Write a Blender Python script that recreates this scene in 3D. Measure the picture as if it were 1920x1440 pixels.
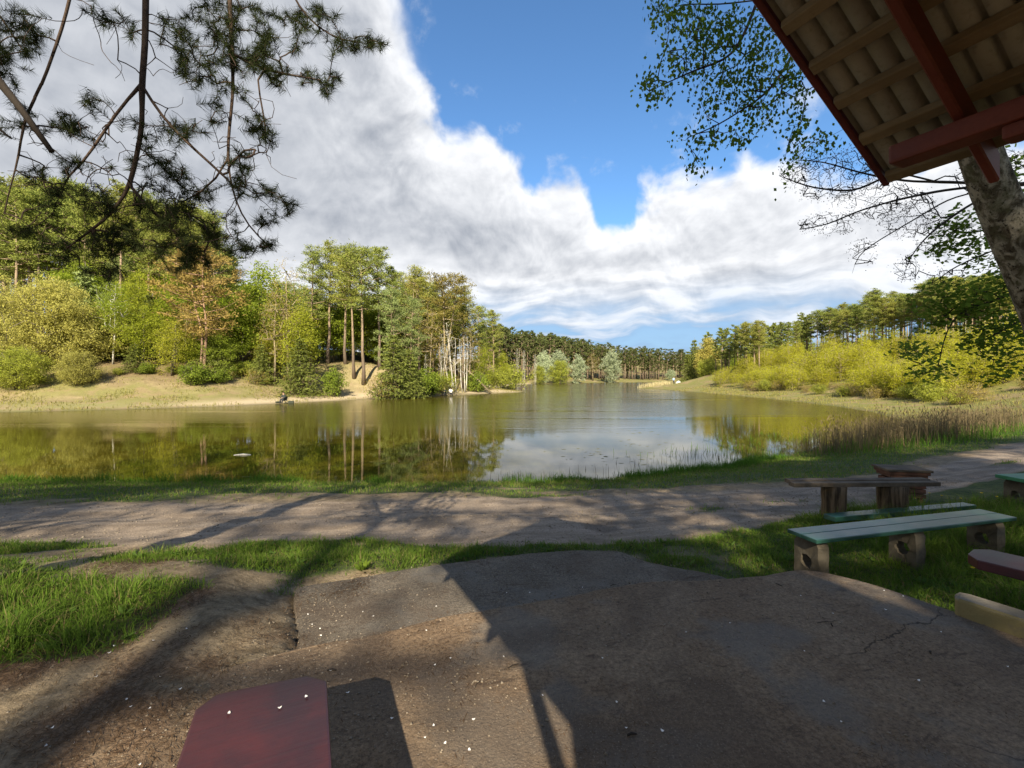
import bpy, bmesh, math, random
import numpy as np
from mathutils import Vector, Matrix

scene = bpy.context.scene
for _o in list(bpy.data.objects):
    bpy.data.objects.remove(_o, do_unlink=True)
col = scene.collection
R = math.radians
random.seed(11)
rng = np.random.default_rng(11)

# ------------------------------------------------------------------ camera
CAM_Z = 3.0            # the lake's surface is z = 0
FPX = 850.0            # focal length in pixels of the 1920 px wide photograph
cam_d = bpy.data.cameras.new('camera')
cam = bpy.data.objects.new('camera', cam_d)
col.objects.link(cam)
cam.location = (0, 0, CAM_Z)
cam.rotation_euler = (R(90), 0, 0)
cam_d.sensor_width = 36.0
cam_d.lens = 36.0 * FPX / 1920.0
cam_d.shift_y = -15.0 / 1920.0
cam_d.clip_start = 0.05
cam_d.clip_end = 3000
scene.camera = cam

def at(px, py, Y):
    """a pixel of the photograph and a distance -> a point of the place"""
    return np.array(((px - 960.0) / FPX * Y, Y, CAM_Z - (py - 705.0) / FPX * Y))

# ------------------------------------------------------------------ node helpers
class E:
    """a socket with arithmetic"""
    def __init__(s, t, k): s.t, s.k = t, k
    def _m(s, op, *a):
        n = s.t.nodes.new('ShaderNodeMath'); n.operation = op
        for i, v in enumerate((s,) + a):
            if isinstance(v, E): s.t.links.new(v.k, n.inputs[i])
            else: n.inputs[i].default_value = v
        return E(s.t, n.outputs[0])
    def __add__(s, o): return s._m('ADD', o)
    __radd__ = __add__
    def __sub__(s, o): return s._m('SUBTRACT', o)
    def __rsub__(s, o): return (s * -1.0) + o
    def __mul__(s, o): return s._m('MULTIPLY', o)
    __rmul__ = __mul__
    def __truediv__(s, o): return s._m('DIVIDE', o)
    def max(s, o): return s._m('MAXIMUM', o)
    def min(s, o): return s._m('MINIMUM', o)
    def abs(s): return s._m('ABSOLUTE')
    def pow(s, o): return s._m('POWER', o)
    def asin(s): return s._m('ARCSINE')
    def atan2(s, o): return s._m('ARCTAN2', o)
    def step(s, a, b):                       # smoothstep a..b -> 0..1
        n = s.t.nodes.new('ShaderNodeMapRange'); n.interpolation_type = 'SMOOTHSTEP'
        s.t.links.new(s.k, n.inputs[0])
        for i, v in ((1, a), (2, b)):
            if isinstance(v, E): s.t.links.new(v.k, n.inputs[i])
            else: n.inputs[i].default_value = v
        n.inputs[3].default_value = 0; n.inputs[4].default_value = 1
        return E(s.t, n.outputs[0])

def xyz(t, x, y, z):
    n = t.nodes.new('ShaderNodeCombineXYZ')
    for i, v in enumerate((x, y, z)):
        if isinstance(v, E): t.links.new(v.k, n.inputs[i])
        else: n.inputs[i].default_value = v
    return E(t, n.outputs[0])

def sep(t, v):
    n = t.nodes.new('ShaderNodeSeparateXYZ'); t.links.new(v.k, n.inputs[0])
    return [E(t, o) for o in n.outputs]

def noise(t, vec, scale, detail=4.0, rough=0.55, dist=0.0, colour=False):
    n = t.nodes.new('ShaderNodeTexNoise')
    if vec is not None: t.links.new(vec.k, n.inputs['Vector'])
    n.inputs['Scale'].default_value = scale; n.inputs['Detail'].default_value = detail
    n.inputs['Roughness'].default_value = rough; n.inputs['Distortion'].default_value = dist
    return E(t, n.outputs['Color' if colour else 'Fac'])

def mixc(t, f, a, b):
    n = t.nodes.new('ShaderNodeMix'); n.data_type = 'RGBA'; n.clamp_factor = True
    for i, v in ((0, f), (6, a), (7, b)):
        if isinstance(v, E): t.links.new(v.k, n.inputs[i])
        elif i == 0: n.inputs[i].default_value = v
        else: n.inputs[i].default_value = (v[0], v[1], v[2], 1)
    return E(t, n.outputs[2])

def scalec(t, c, f):
    """colour times a scalar"""
    n = t.nodes.new('ShaderNodeVectorMath'); n.operation = 'SCALE'
    if isinstance(c, E): t.links.new(c.k, n.inputs[0])
    else: n.inputs[0].default_value = c[:3]
    if isinstance(f, E): t.links.new(f.k, n.inputs['Scale'])
    else: n.inputs['Scale'].default_value = f
    return E(t, n.outputs[0])

def newmat(name):
    m = bpy.data.materials.new(name); m.use_nodes = True
    t = m.node_tree; t.nodes.clear()
    out = t.nodes.new('ShaderNodeOutputMaterial')
    return m, t, out

def coord(t, which='Object'):
    n = t.nodes.new('ShaderNodeTexCoord'); return E(t, n.outputs[which])
def position(t):
    n = t.nodes.new('ShaderNodeNewGeometry'); return E(t, n.outputs['Position'])
def attr(t, name):
    n = t.nodes.new('ShaderNodeAttribute'); n.attribute_name = name; return E(t, n.outputs['Fac'])

def bump(t, h, strength, dist=0.02):
    n = t.nodes.new('ShaderNodeBump'); n.inputs['Strength'].default_value = strength
    n.inputs['Distance'].default_value = dist
    if isinstance(strength, E): pass
    t.links.new(h.k, n.inputs['Height']); return n

def principled(t, out, colour, rough=0.8, bmp=None, spec=0.3, **kw):
    b = t.nodes.new('ShaderNodeBsdfPrincipled')
    if isinstance(colour, E): t.links.new(colour.k, b.inputs['Base Color'])
    else: b.inputs['Base Color'].default_value = (*colour[:3], 1)
    if isinstance(rough, E): t.links.new(rough.k, b.inputs['Roughness'])
    else: b.inputs['Roughness'].default_value = rough
    b.inputs['Specular IOR Level'].default_value = spec
    if bmp is not None: t.links.new(bmp.outputs[0], b.inputs['Normal'])
    t.links.new(b.outputs[0], out.inputs[0])
    return b

# ------------------------------------------------------------------ sky and sun
SUN_EL = R(34.0)
SUN_AZ = R(-2.5)         # the sunlight travels along +Y, a touch to the right
world = bpy.data.worlds.new('World'); scene.world = world; world.use_nodes = True
wt = world.node_tree; wt.nodes.clear()
wout = wt.nodes.new('ShaderNodeOutputWorld')
sky = wt.nodes.new('ShaderNodeTexSky'); sky.sky_type = 'NISHITA'; sky.sun_disc = False
sky.sun_elevation = SUN_EL; sky.sun_rotation = R(180) - SUN_AZ
sky.altitude = 100; sky.air_density = 1.0; sky.dust_density = 0.25; sky.ozone_density = 1.6
d = coord(wt, 'Generated')
dx, dy, dz = sep(wt, d)
az = dx.atan2(dy) * (180 / math.pi)
el = dz.max(-1).min(1).asin() * (180 / math.pi)
# the cloud deck's upper limit by compass direction (degrees of elevation)
fc = wt.nodes.new('ShaderNodeFloatCurve')
az01 = (az + 180.0) / 360.0
wt.links.new(az01.k, fc.inputs[1])
cv = fc.mapping.curves[0]
CT = [(-180, 30), (-110, 44), (-60, 62), (-32, 60), (-22, 54), (-16, 42), (-12.5, 35), (-9.5, 29.0), (-7.5, 26.6), (-2, 26.2), (1.0, 26.4),
      (3.5, 25.0), (6.5, 24.6), (9.0, 23.2), (10.8, 19.4), (12.2, 18.6), (14.6, 20.6), (16.0, 22.8), (20, 23.8), (26, 22.4), (33, 20.5), (45, 20), (90, 25), (140, 30), (180, 30)]
pts = [((a + 180) / 360, e / 90) for a, e in CT]
cv.points[0].location = pts[0]; cv.points[1].location = pts[-1]
for p_ in pts[1:-1]: cv.points.new(*p_)
for p_ in cv.points: p_.handle_type = 'AUTO_CLAMPED'
fc.mapping.update()
T = E(wt, fc.outputs[0]) * 90.0
# puffs: noise on the direction sphere; the deck far off is seen edge-on and draws out into bands
warp = noise(wt, d, 3.0, 3.0, 0.5, 0.0, True)
wv_ = wt.nodes.new('ShaderNodeVectorMath'); wv_.operation = 'MULTIPLY_ADD'
wt.links.new(warp.k, wv_.inputs[0]); wv_.inputs[1].default_value = (0.16, 0.16, 0.16); wt.links.new(d.k, wv_.inputs[2])
dw = E(wt, wv_.outputs[0]); wx, wy, wz = sep(wt, dw)
n1 = noise(wt, dw, 6.5, 9.0, 0.50)
soft = noise(wt, dw, 6.5, 3.0, 0.5)
soft_up = noise(wt, xyz(wt, wx + 0.006, wy - 0.012, wz + 0.034), 6.5, 3.0, 0.5)      # towards the light
fine = noise(wt, dw, 17.0, 5.0, 0.55)
fine_up = noise(wt, xyz(wt, wx + 0.002, wy - 0.005, wz + 0.013), 17.0, 5.0, 0.55)
n2 = noise(wt, xyz(wt, wx * 1.3 + wz * 1.2, wy * 1.3, wz * 6.5), 3.6, 5.0, 0.52)
n4 = noise(wt, xyz(wt, dx * 0.9 + 4.0, dy * 0.9, dz * 1.6), 2.3, 3.0, 0.5, 0.1)
depth = (T - el) + (n1 - 0.5) * 21.0
dens = depth.step(-1.0, 1.9)
left_soft = 1.0 - az.step(-16.0, -9.0)
dens = dens * (1.0 - left_soft) + depth.step(-3.0, 4.0) * left_soft
# thin veils and scraps in the blue
wis = noise(wt, dw, 12.0, 8.0, 0.6).step(0.56, 0.80) * (depth.step(-13.0, -2.0)) * 0.55
# thin breaks near the horizon
low = (11.0 - el).step(0.0, 6.0)
brk = 1.0 - low * (1.0 - n2.step(0.36, 0.56)) * 0.10
dens = (dens * brk).max(wis)
# shading: bright rims and tops, grey bellies
flank = 1.0 - az.step(-30.0, -12.0)
lit = ((soft - soft_up) * 2.6 + (fine - fine_up) * 2.0) * (1.0 - flank * 0.55)
rim = 1.0 - depth.step(1.0, 10.0)
band = n2.step(0.30, 0.70) - 0.5
belly = depth.step(3.0, 13.0) * (el - 13.0).step(0.0, 5.0) * (1.0 - az.step(0.0, 14.0) * 0.50)
bright = 0.66 + rim * 0.30 + lit * 0.50 + band * (0.12 + (15.0 - el).step(0.0, 5.0) * 0.62) - belly * 0.22 + (n4 - 0.5) * 0.35 - flank * 0.06
bright = bright + az.step(4.0, 16.0) * 0.02 + (14.0 - el).step(0.0, 3.0) * 0.14
bright = bright.max(0.10).min(1.0)
ccol = mixc(wt, bright, (0.190, 0.215, 0.262), (0.68, 0.69, 0.71))
# far-off cloud is seen through more air: it turns blue
ccol = mixc(wt, (12.5 - el).step(0.0, 9.0) * (0.88 - band * 1.5), ccol, (0.23, 0.36, 0.54))
bg1 = wt.nodes.new('ShaderNodeBackground'); bg1.inputs[1].default_value = 0.085
tint_ = wt.nodes.new('ShaderNodeVectorMath'); tint_.operation = 'MULTIPLY'; tint_.inputs[1].default_value = (0.66, 0.94, 1.14)      # the camera's rendering of blue
wt.links.new(sky.outputs[0], tint_.inputs[0]); wt.links.new(tint_.outputs[0], bg1.inputs[0])
bg2 = wt.nodes.new('ShaderNodeBackground'); bg2.inputs[1].default_value = 0.68
wt.links.new(ccol.k, bg2.inputs[0])
mx = wt.nodes.new('ShaderNodeMixShader')
wt.links.new(dens.k, mx.inputs[0]); wt.links.new(bg1.outputs[0], mx.inputs[1]); wt.links.new(bg2.outputs[0], mx.inputs[2])
wt.links.new(mx.outputs[0], wout.inputs[0])

sun_d = bpy.data.lights.new('sun', 'SUN'); sun_d.energy = 5.0; sun_d.angle = R(0.53); sun_d.color = (1.0, 0.89, 0.69)
sun = bpy.data.objects.new('sun', sun_d); col.objects.link(sun)
sun.rotation_euler = (math.pi / 2 - SUN_EL, 0, SUN_AZ)
sun.location = (0, -30, 30)

vs = scene.view_settings
vs.view_transform = 'Standard'; vs.look = 'None'; vs.exposure = 1.17; vs.gamma = 1.0; vs.use_curve_mapping = False
scene.render.engine = 'CYCLES'
cy = scene.cycles
cy.max_bounces = 6; cy.diffuse_bounces = 3; cy.glossy_bounces = 3; cy.transmission_bounces = 3; cy.transparent_max_bounces = 6
cy.sample_clamp_indirect = 6.0; cy.caustics_reflective = False; cy.caustics_refractive = False
cy.use_denoising = True

# ------------------------------------------------------------------ mesh helpers
def make_mesh(name, verts, faces, mat=None, smooth=False, attrs=None):
    """faces: one (n,k) array or a list of such arrays; k is 3 or 4"""
    verts = np.asarray(verts, dtype=np.float32)
    if not isinstance(faces, (list, tuple)): faces = [faces]
    faces = [np.asarray(f, dtype=np.int32) for f in faces if len(f)]
    me = bpy.data.meshes.new(name)
    me.vertices.add(len(verts)); me.vertices.foreach_set('co', verts.ravel())
    nl = sum(f.size for f in faces); nf = sum(len(f) for f in faces)
    me.loops.add(nl); me.polygons.add(nf)
    me.loops.foreach_set('vertex_index', np.concatenate([f.ravel() for f in faces]))
    tot = np.concatenate([np.full(len(f), f.shape[1], np.int32) for f in faces])
    start = np.zeros(nf, np.int32); start[1:] = np.cumsum(tot)[:-1]
    me.polygons.foreach_set('loop_start', start)
    me.polygons.foreach_set('loop_total', tot)
    if smooth: me.polygons.foreach_set('use_smooth', np.ones(nf, bool))
    for k, v in (attrs or {}).items():
        a = me.attributes.new(k, 'FLOAT', 'POINT'); a.data.foreach_set('value', np.asarray(v, np.float32))
    if mat: me.materials.append(mat)
    me.update(calc_edges=True); me.validate()
    return me

def link(name, me, parent=None, loc=(0, 0, 0), rz=0.0, scale=1.0, kind=None):
    o = bpy.data.objects.new(name, me); col.objects.link(o)
    o.location = loc; o.rotation_euler = (0, 0, rz); o.scale = (scale,) * 3
    if parent is not None: o.parent = parent
    if kind: o['kind'] = kind
    return o

def tag(o, label, cat, group=None, kind=None):
    o['label'] = label; o['category'] = cat
    if group: o['group'] = group
    if kind: o['kind'] = kind
    return o

def thing(name, label, cat, loc=(0, 0, 0), rz=0.0, group=None):
    o = bpy.data.objects.new(name, None); col.objects.link(o)
    o.empty_display_size = 0.2
    o.location = loc; o.rotation_euler = (0, 0, rz)
    return tag(o, label, cat, group)

class MB:
    """collects pieces of one mesh"""
    def __init__(s): s.v, s.f4, s.f3, s.n = [], [], [], 0
    def add(s, v, f):
        v = np.asarray(v, float).reshape(-1, 3); f = np.asarray(f, int)
        if len(f):
            (s.f4 if f.shape[1] == 4 else s.f3).append(f + s.n)
        s.v.append(v); s.n += len(v); return s
    def mesh(s, name, mat, smooth=False):
        fs = [np.concatenate(x) for x in (s.f4, s.f3) if x]
        return make_mesh(name, np.concatenate(s.v), fs, mat, smooth)

def unit(v):
    v = np.asarray(v, float); n = np.linalg.norm(v, axis=-1, keepdims=True); return v / np.maximum(n, 1e-9)

def tube(path, rad, k=8, cap=True, wob=0.0, rs=None):
    """one tapered tube along a path"""
    path = np.asarray(path, float); n = len(path); rad = np.broadcast_to(np.asarray(rad, float), (n,))
    tan = unit(np.gradient(path, axis=0))
    up = np.array((0., 0., 1.)) if abs(tan[0][2]) < 0.9 else np.array((1., 0., 0.))
    vs_, a = [], np.arange(k) / k * 2 * np.pi
    u = unit(np.cross(tan[0], up))
    for i in range(n):
        u = unit(u - tan[i] * np.dot(u, tan[i])); w = np.cross(tan[i], u)
        rr = rad[i] * (1 + (wob * (rs.random(k) - .5) if wob else 0))
        vs_.append(path[i] + (np.cos(a)[:, None] * u + np.sin(a)[:, None] * w) * np.reshape(rr, (-1, 1)))
    V = np.concatenate(vs_)
    i, j = np.meshgrid(np.arange(n - 1), np.arange(k), indexing='ij')
    F = np.stack([i * k + j, i * k + (j + 1) % k, (i + 1) * k + (j + 1) % k, (i + 1) * k + j], -1).reshape(-1, 4)
    if cap:
        V = np.concatenate([V, path[:1], path[-1:]]); c0, c1 = n * k, n * k + 1
        j = np.arange(k)
        F = [F, np.concatenate([np.stack([np.full(k, c0), (j + 1) % k, j], -1),
                                np.stack([np.full(k, c1), (n - 1) * k + j, (n - 1) * k + (j + 1) % k], -1)])]
        return V, F
    return V, [F]

def add_tube(mb, *a, **k):
    V, F = tube(*a, **k); base = mb.n
    mb.add(V, F[0])
    for f in F[1:]: mb.f3.append(f + base)
    return mb

def box(sx, sy, sz, c=(0, 0, 0)):
    x, y, z = sx / 2, sy / 2, sz / 2
    V = np.array([(-x, -y, -z), (x, -y, -z), (x, y, -z), (-x, y, -z), (-x, -y, z), (x, -y, z), (x, y, z), (-x, y, z)]) + np.array(c)
    F = np.array([(0, 3, 2, 1), (4, 5, 6, 7), (0, 1, 5, 4), (1, 2, 6, 5), (2, 3, 7, 6), (3, 0, 4, 7)])
    return V, F

def bev_mesh(name, V, F, mat, w=0.008, seg=2, jitter=0.0):
    """polygon soup with bevelled edges"""
    bm = bmesh.new(); vv = [bm.verts.new(p) for p in V]
    for f in F: bm.faces.new([vv[i] for i in f])
    bmesh.ops.recalc_face_normals(bm, faces=bm.faces)
    bmesh.ops.bevel(bm, geom=list(bm.edges), offset=w, segments=seg, affect='EDGES', profile=0.6)
    if jitter:
        for v in bm.verts: v.co += Vector([(random.random() - .5) * jitter for _ in range(3)])
    me = bpy.data.meshes.new(name); bm.to_mesh(me); bm.free(); me.materials.append(mat)
    return me

def prism(outline, z0, z1):
    """vertical prism over a plan outline -> V, F with n-gon caps"""
    n = len(outline)
    V = [(x, y, z0) for x, y in outline] + [(x, y, z1) for x, y in outline]
    F = [tuple(range(n - 1, -1, -1)), tuple(range(n, 2 * n))] + [(i, (i + 1) % n, n + (i + 1) % n, n + i) for i in range(n)]
    return V, F

def frusta(p0, p1, r0, r1, k=3):
    """many tapered twig segments at once"""
    p0, p1 = np.asarray(p0), np.asarray(p1); n = len(p0)
    t = unit(p1 - p0); up = np.where(np.abs(t[:, 2:3]) < 0.9, np.array([[0., 0., 1.]]), np.array([[1., 0., 0.]]))
    u = unit(np.cross(t, up)); w = np.cross(t, u)
    a = np.arange(k) / k * 2 * np.pi
    ring = np.cos(a)[None, :, None] * u[:, None] + np.sin(a)[None, :, None] * w[:, None]
    V = np.concatenate([p0[:, None] + ring * np.reshape(r0, (-1, 1, 1)), p1[:, None] + ring * np.reshape(r1, (-1, 1, 1))], 1)
    j = np.arange(k); f = np.stack([j, (j + 1) % k, k + (j + 1) % k, k + j], -1)
    F = (np.arange(n)[:, None, None] * 2 * k + f[None]).reshape(-1, 4)
    return V.reshape(-1, 3), F

def cards(c, d, n, L, W, bend=0.0):
    """diamond leaves: centre, long axis, normal-ish, length, width"""
    c = np.asarray(c); d = unit(d); p = unit(np.cross(d, n)); L = np.reshape(L, (-1, 1)); W = np.reshape(W, (-1, 1))
    L = np.broadcast_to(L, (len(c), 1)); W = np.broadcast_to(W, (len(c), 1))
    V = np.stack([c - d * L * .5, c + p * W * .5, c + d * L * .5, c - p * W * .5], 1).reshape(-1, 3)
    F = np.arange(len(c) * 4).reshape(-1, 4)
    return V, F

def rdir(n, rs, flat=1.0):
    v = rs.normal(size=(n, 3)); v[:, 2] *= flat; return unit(v)

# smooth value noise on arrays
def _hash(ix, iy, s):
    h = (ix.astype(np.int64) * 374761393 + iy.astype(np.int64) * 668265263 + s * 1442695041) & 0x7fffffff
    h = ((h ^ (h >> 13)) * 1274126177) & 0x7fffffff
    return ((h ^ (h >> 16)) & 0xffff) / 65535.0
def vnoise(x, y, s=0):
    x = np.asarray(x, float); y = np.asarray(y, float)
    ix, iy = np.floor(x), np.floor(y); fx, fy = x - ix, y - iy
    fx, fy = fx * fx * (3 - 2 * fx), fy * fy * (3 - 2 * fy)
    a, b, c_, d_ = _hash(ix, iy, s), _hash(ix + 1, iy, s), _hash(ix, iy + 1, s), _hash(ix + 1, iy + 1, s)
    return (a + (b - a) * fx) * (1 - fy) + (c_ + (d_ - c_) * fx) * fy
def fbm(x, y, s=0, oct=4):
    v, a, t = 0.0, 0.5, 0.0
    for i in range(oct):
        v = v + a * vnoise(x * 2 ** i, y * 2 ** i, s + i * 17); t += a; a *= .5
    return v / t
def sstep(a, b, x):
    t = np.clip((np.asarray(x, float) - a) / (b - a), 0, 1); return t * t * (3 - 2 * t)
def in_poly(x, y, poly):
    x = np.asarray(x, float); y = np.asarray(y, float); r = np.zeros(x.shape, bool); n = len(poly)
    for i in range(n):
        (x0, y0), (x1, y1) = poly[i], poly[(i + 1) % n]
        c = (y0 > y) != (y1 > y)
        r ^= c & (x < (x1 - x0) * (y - y0) / (y1 - y0 + 1e-12) + x0)
    return r
def poly_dist(x, y, poly):
    x = np.asarray(x, float); y = np.asarray(y, float); best = np.full(x.shape, 1e9); n = len(poly)
    for i in range(n):
        (x0, y0), (x1, y1) = poly[i], poly[(i + 1) % n]
        ex, ey = x1 - x0, y1 - y0; t = np.clip(((x - x0) * ex + (y - y0) * ey) / (ex * ex + ey * ey + 1e-12), 0, 1)
        best = np.minimum(best, np.hypot(x - x0 - t * ex, y - y0 - t * ey))
    return best

# ------------------------------------------------------------------ the lie of the land
LAKE = [(-90, 12.3), (-40, 12.5), (-14.4, 12.75), (-9, 12.5), (-6, 12.7), (-3, 12.4), (-.9, 12.7), (0.6, 12.5), (2, 12.9), (3.4, 13.1), (5.2, 14.0), (6.6, 14.3), (8.0, 15.3), (9.6, 16.2),
        (12, 18.5), (16, 21.5), (21, 25), (26, 30), (30, 38), (32, 45), (33.5, 55), (34, 62), (34, 75), (33.5, 85), (32.5, 100), (31, 108),
        (30.8, 112), (36, 118), (50, 126), (70, 150), (100, 190), (150, 225), (150, 240), (87, 232), (60, 215), (47, 211), (30, 195),
        (8, 170), (2, 150), (-2, 130), (-4, 112), (-4, 102), (-1.2, 94), (2.4, 87), (1.2, 83), (-4, 77), (-9.2, 71), (-13, 65), (-18, 59),
        (-21.5, 54), (-24.8, 49.5), (-28, 45), (-33.8, 41), (-41, 37.5), (-60, 34), (-90, 30)]
UP_SLAB = [(-1.24, 2.72), (-1.0, 2.78), (-.866, 2.83), (-.66, 2.93), (-.468, 3.05), (-.15, 3.13), (.152, 3.24), (.55, 3.38), (1.01, 3.55), (1.5, 3.58), (2.03, 3.66), (2.2, 3.74), (2.36, 3.78),
           (2.5, 3.76), (2.61, 3.70), (2.78, 3.53), (2.9, 3.33), (3.01, 3.16), (3.13, 2.78), (3.2, 2.2), (3.4, -3.0), (-3.6, -3.0), (-3.4, 0.0), (-2.6, 1.6), (-1.7, 2.45)]
LOW_SLAB = [(-1.28, 2.6), (-1.45, 3.05), (-1.68, 3.5), (-1.86, 3.86), (-1.5, 4.02), (-.82, 4.33), (-.3, 4.5), (.22, 4.68), (.7, 4.76), (1.11, 4.74), (1.3, 4.44), (1.62, 4.26), (1.92, 4.10), (2.05, 3.55), (1.0, 3.2), (-.5, 2.7)]
TR_N = ([-60, -12, -5.8, -3.2, -1.7, -1.0, 0, 1.7, 2.9, 4.05, 5.9, 8.6, 11, 16, 24, 40], [3.6, 4.9, 5.05, 5.2, 5.45, 5.15, 5.15, 5.35, 5.75, 6.35, 7.2, 8.6, 9.8, 12.2, 16, 24])
TR_F = ([-60, -12, -8.2, -5, -.6, 3.5, 5.8, 8.8, 11.3, 16, 24, 40], [6.4, 7.1, 7.3, 7.8, 8.35, 8.6, 9.05, 10.1, 11.5, 14.2, 18.4, 27])

def height(x, y):
    x = np.asarray(x, float); y = np.asarray(y, float)
    d = poly_dist(x, y, LAKE); inside = in_poly(x, y, LAKE)
    n_big = fbm(x * .045 + 3, y * .045, 5, 3) - .5
    n_mid = fbm(x * .22, y * .22, 9, 3) - .5
    near = np.interp(d, [0, .5, 1.2, 2.5, 4, 6, 7.5, 9, 10.5, 13, 30, 80], [0, .12, .26, .5, .74, .96, 1.12, 1.20, 1.38, 1.42, 1.7, 3.0]) + n_mid * .06 * sstep(0, 2, d)
    left = np.interp(d, [0, 3, 6, 10, 15, 25, 60, 100, 300], [0, .30, .75, 2.1, 3.8, 6.6, 11.5, 15, 22]) + 2.4 * np.exp(-(((x + 21) / 8) ** 2 + ((y - 71) / 6) ** 2)) + n_big * 3.0 * sstep(4, 25, d) + n_mid * .5 * sstep(2, 8, d)
    right = np.interp(d, [0, 4, 8, 16, 30, 60, 140, 300], [0, .45, 1.1, 3.6, 7.0, 11, 17, 22]) + n_big * 2.5 * sstep(6, 25, d) + n_mid * .4 * sstep(2, 10, d)
    far = np.interp(d, [0, 5, 20, 50, 100, 200, 400], [0, .5, 1.8, 5, 10, 17, 25]) + n_big * 3 * sstep(4, 30, d)
    wn = 1 - sstep(16, 34, y)
    wf = sstep(100, 150, y)
    wr = sstep(-6, 12, x)
    h = wn * near + (1 - wn) * (wf * far + (1 - wf) * (wr * right + (1 - wr) * left))
    h = np.maximum(h, .015 + .02 * np.minimum(d, 2))
    h = np.where(inside, -np.minimum(1.6, .03 + .16 * d), h)
    # wheel ruts and a crown between them on the track
    tn, tf = np.interp(x, *TR_N), np.interp(x, *TR_F)
    u = (y - tn) / np.maximum(tf - tn, .1)
    rut = np.exp(-((u - .17) / .09) ** 2) + np.exp(-((u - .62) / .11) ** 2)
    h = h - .035 * rut * (y < 30)
    # near field: lumps, the bank beside the lower slab, ground under the slabs
    nf = (1 - sstep(10, 16, np.abs(x))) * (1 - sstep(9, 12, y))
    h = h + (fbm(x * 1.7, y * 1.7, 31, 4) - .5) * .085 * nf
    soil = sstep(.02, .75, -1.20 - .52 * (y - 2.75) - x + .18 * (fbm(x * 3, y * 3, 41, 3) - .5)) * (1 - sstep(3.9, 5.0, y)) * (1 - sstep(7, 11, -x))
    h = h * (1 - soil) + (1.412 + (fbm(x * 1.3, y * 1.3, 43, 4) - .5) * .05 - .10 * sstep(2.9, 4.6, y)) * soil
    back = 1 - sstep(1.2, 2.4, y)
    h = np.where(y < 2.4, h * (1 - back * .7) + (1.412 + (fbm(x * .8, y * .8, 47, 3) - .5) * .07) * back * .7, h)
    ml = np.exp(-(((x + 1.35) / .45) ** 2 + ((y - 4.4) / .3) ** 2)); h = h + ml * .07         # mound at the slab's corner
    du = np.where(in_poly(x, y, UP_SLAB), poly_dist(x, y, UP_SLAB), 0)
    lefty = sstep(-1.9, -1.2, x + .3 * (fbm(x * 2.5, y * 2.5, 53, 3) - .5) + .25 * np.clip(2.7 - y, 0, 3) * -.4)
    h = np.where(du > 0, np.where(lefty > .5, np.minimum(h, 1.30), h), h)
    h = np.where(in_poly(x, y, LOW_SLAB), np.minimum(h, 1.10), h)
    return h

def hz(x, y): return float(height(np.array([x]), np.array([y]))[0])

def grassiness(x, y):
    """0 bare .. 1 full turf on the near bank"""
    d = poly_dist(x, y, LAKE); ins = in_poly(x, y, LAKE)
    tn, tf = np.interp(x, *TR_N), np.interp(x, *TR_F)
    u = (y - tn) / (tf - tn)
    n = fbm(x * 1.1, y * 1.1, 61, 4); n2 = fbm(x * 3.3, y * 3.3, 67, 3); nl = fbm(x * .45, y * 1.1, 71, 3)
    n = n * .65 + n2 * .35
    # beyond the track
    g_far = sstep(.0, .55, u - 1 + (nl - .5) * 1.1 + (n - .5) * .5) * .75 + .55 * sstep(2.6, .8, d)
    # on the track: a thin middle strip
    g_tr = np.exp(-((u - .40) / .10) ** 2) * sstep(.50, .68, n) * .8 * sstep(.45, .6, nl)
    # near side
    right = sstep(1.15, 1.6, x + (n - .5) * .5) * sstep(.02, .22, tn - y + (n - .5) * .2)
    strip = sstep(.0, .25, tn - y + (n - .5) * .2) * sstep(4.15, 4.75, y - .15 * x + (n - .5) * 1.0 - .2 * sstep(-1.2, 0, x))
    tall = sstep(2.15, 2.5, -x + (n - .5) * .5) * sstep(2.55, 2.75, y + (x + 2.2) * -.28 * 1.0 - .0 + (n - .5) * .25) * (1 - sstep(3.35, 3.6, y + (n - .5) * .5 - .1 * (-x - 2.2)))
    patch = sstep(.56, .66, n) * sstep(3.3, 3.6, y) * sstep(.9, 1.3, -x) * .8
    farl = sstep(4.2, 5.2, -x + (n - .5)) * sstep(2.6, 3.0, y) * .9
    worn = sstep(.40, .56, fbm(x * .9 + y * .5, y * 1.6 - x * .8, 73, 3) + .16 * sstep(-1.2, .4, x) + .10 * sstep(3.4, 2.8, y))      # trodden bare streaks on the left
    g_near = np.maximum.reduce([right * (.35 + .65 * sstep(.30, .46, n)), np.where(x < 0, strip * worn, strip), tall * (.25 + .75 * worn), patch, farl * worn])
    g = np.where(u > 1, g_far, np.where(u > 0, np.maximum(g_tr, g_far * 0), g_near))
    g = np.where(u > 1, g, np.where((u > 0), g, g))
    back = y < 2.5
    g = np.where(back & (x < 2.9), np.where(x < -3.2, g * .6, 0), g)
    g = np.where(in_poly(x, y, UP_SLAB) | in_poly(x, y, LOW_SLAB), 0, g)
    return np.where(ins, 0, np.clip(g, 0, 1))

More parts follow.
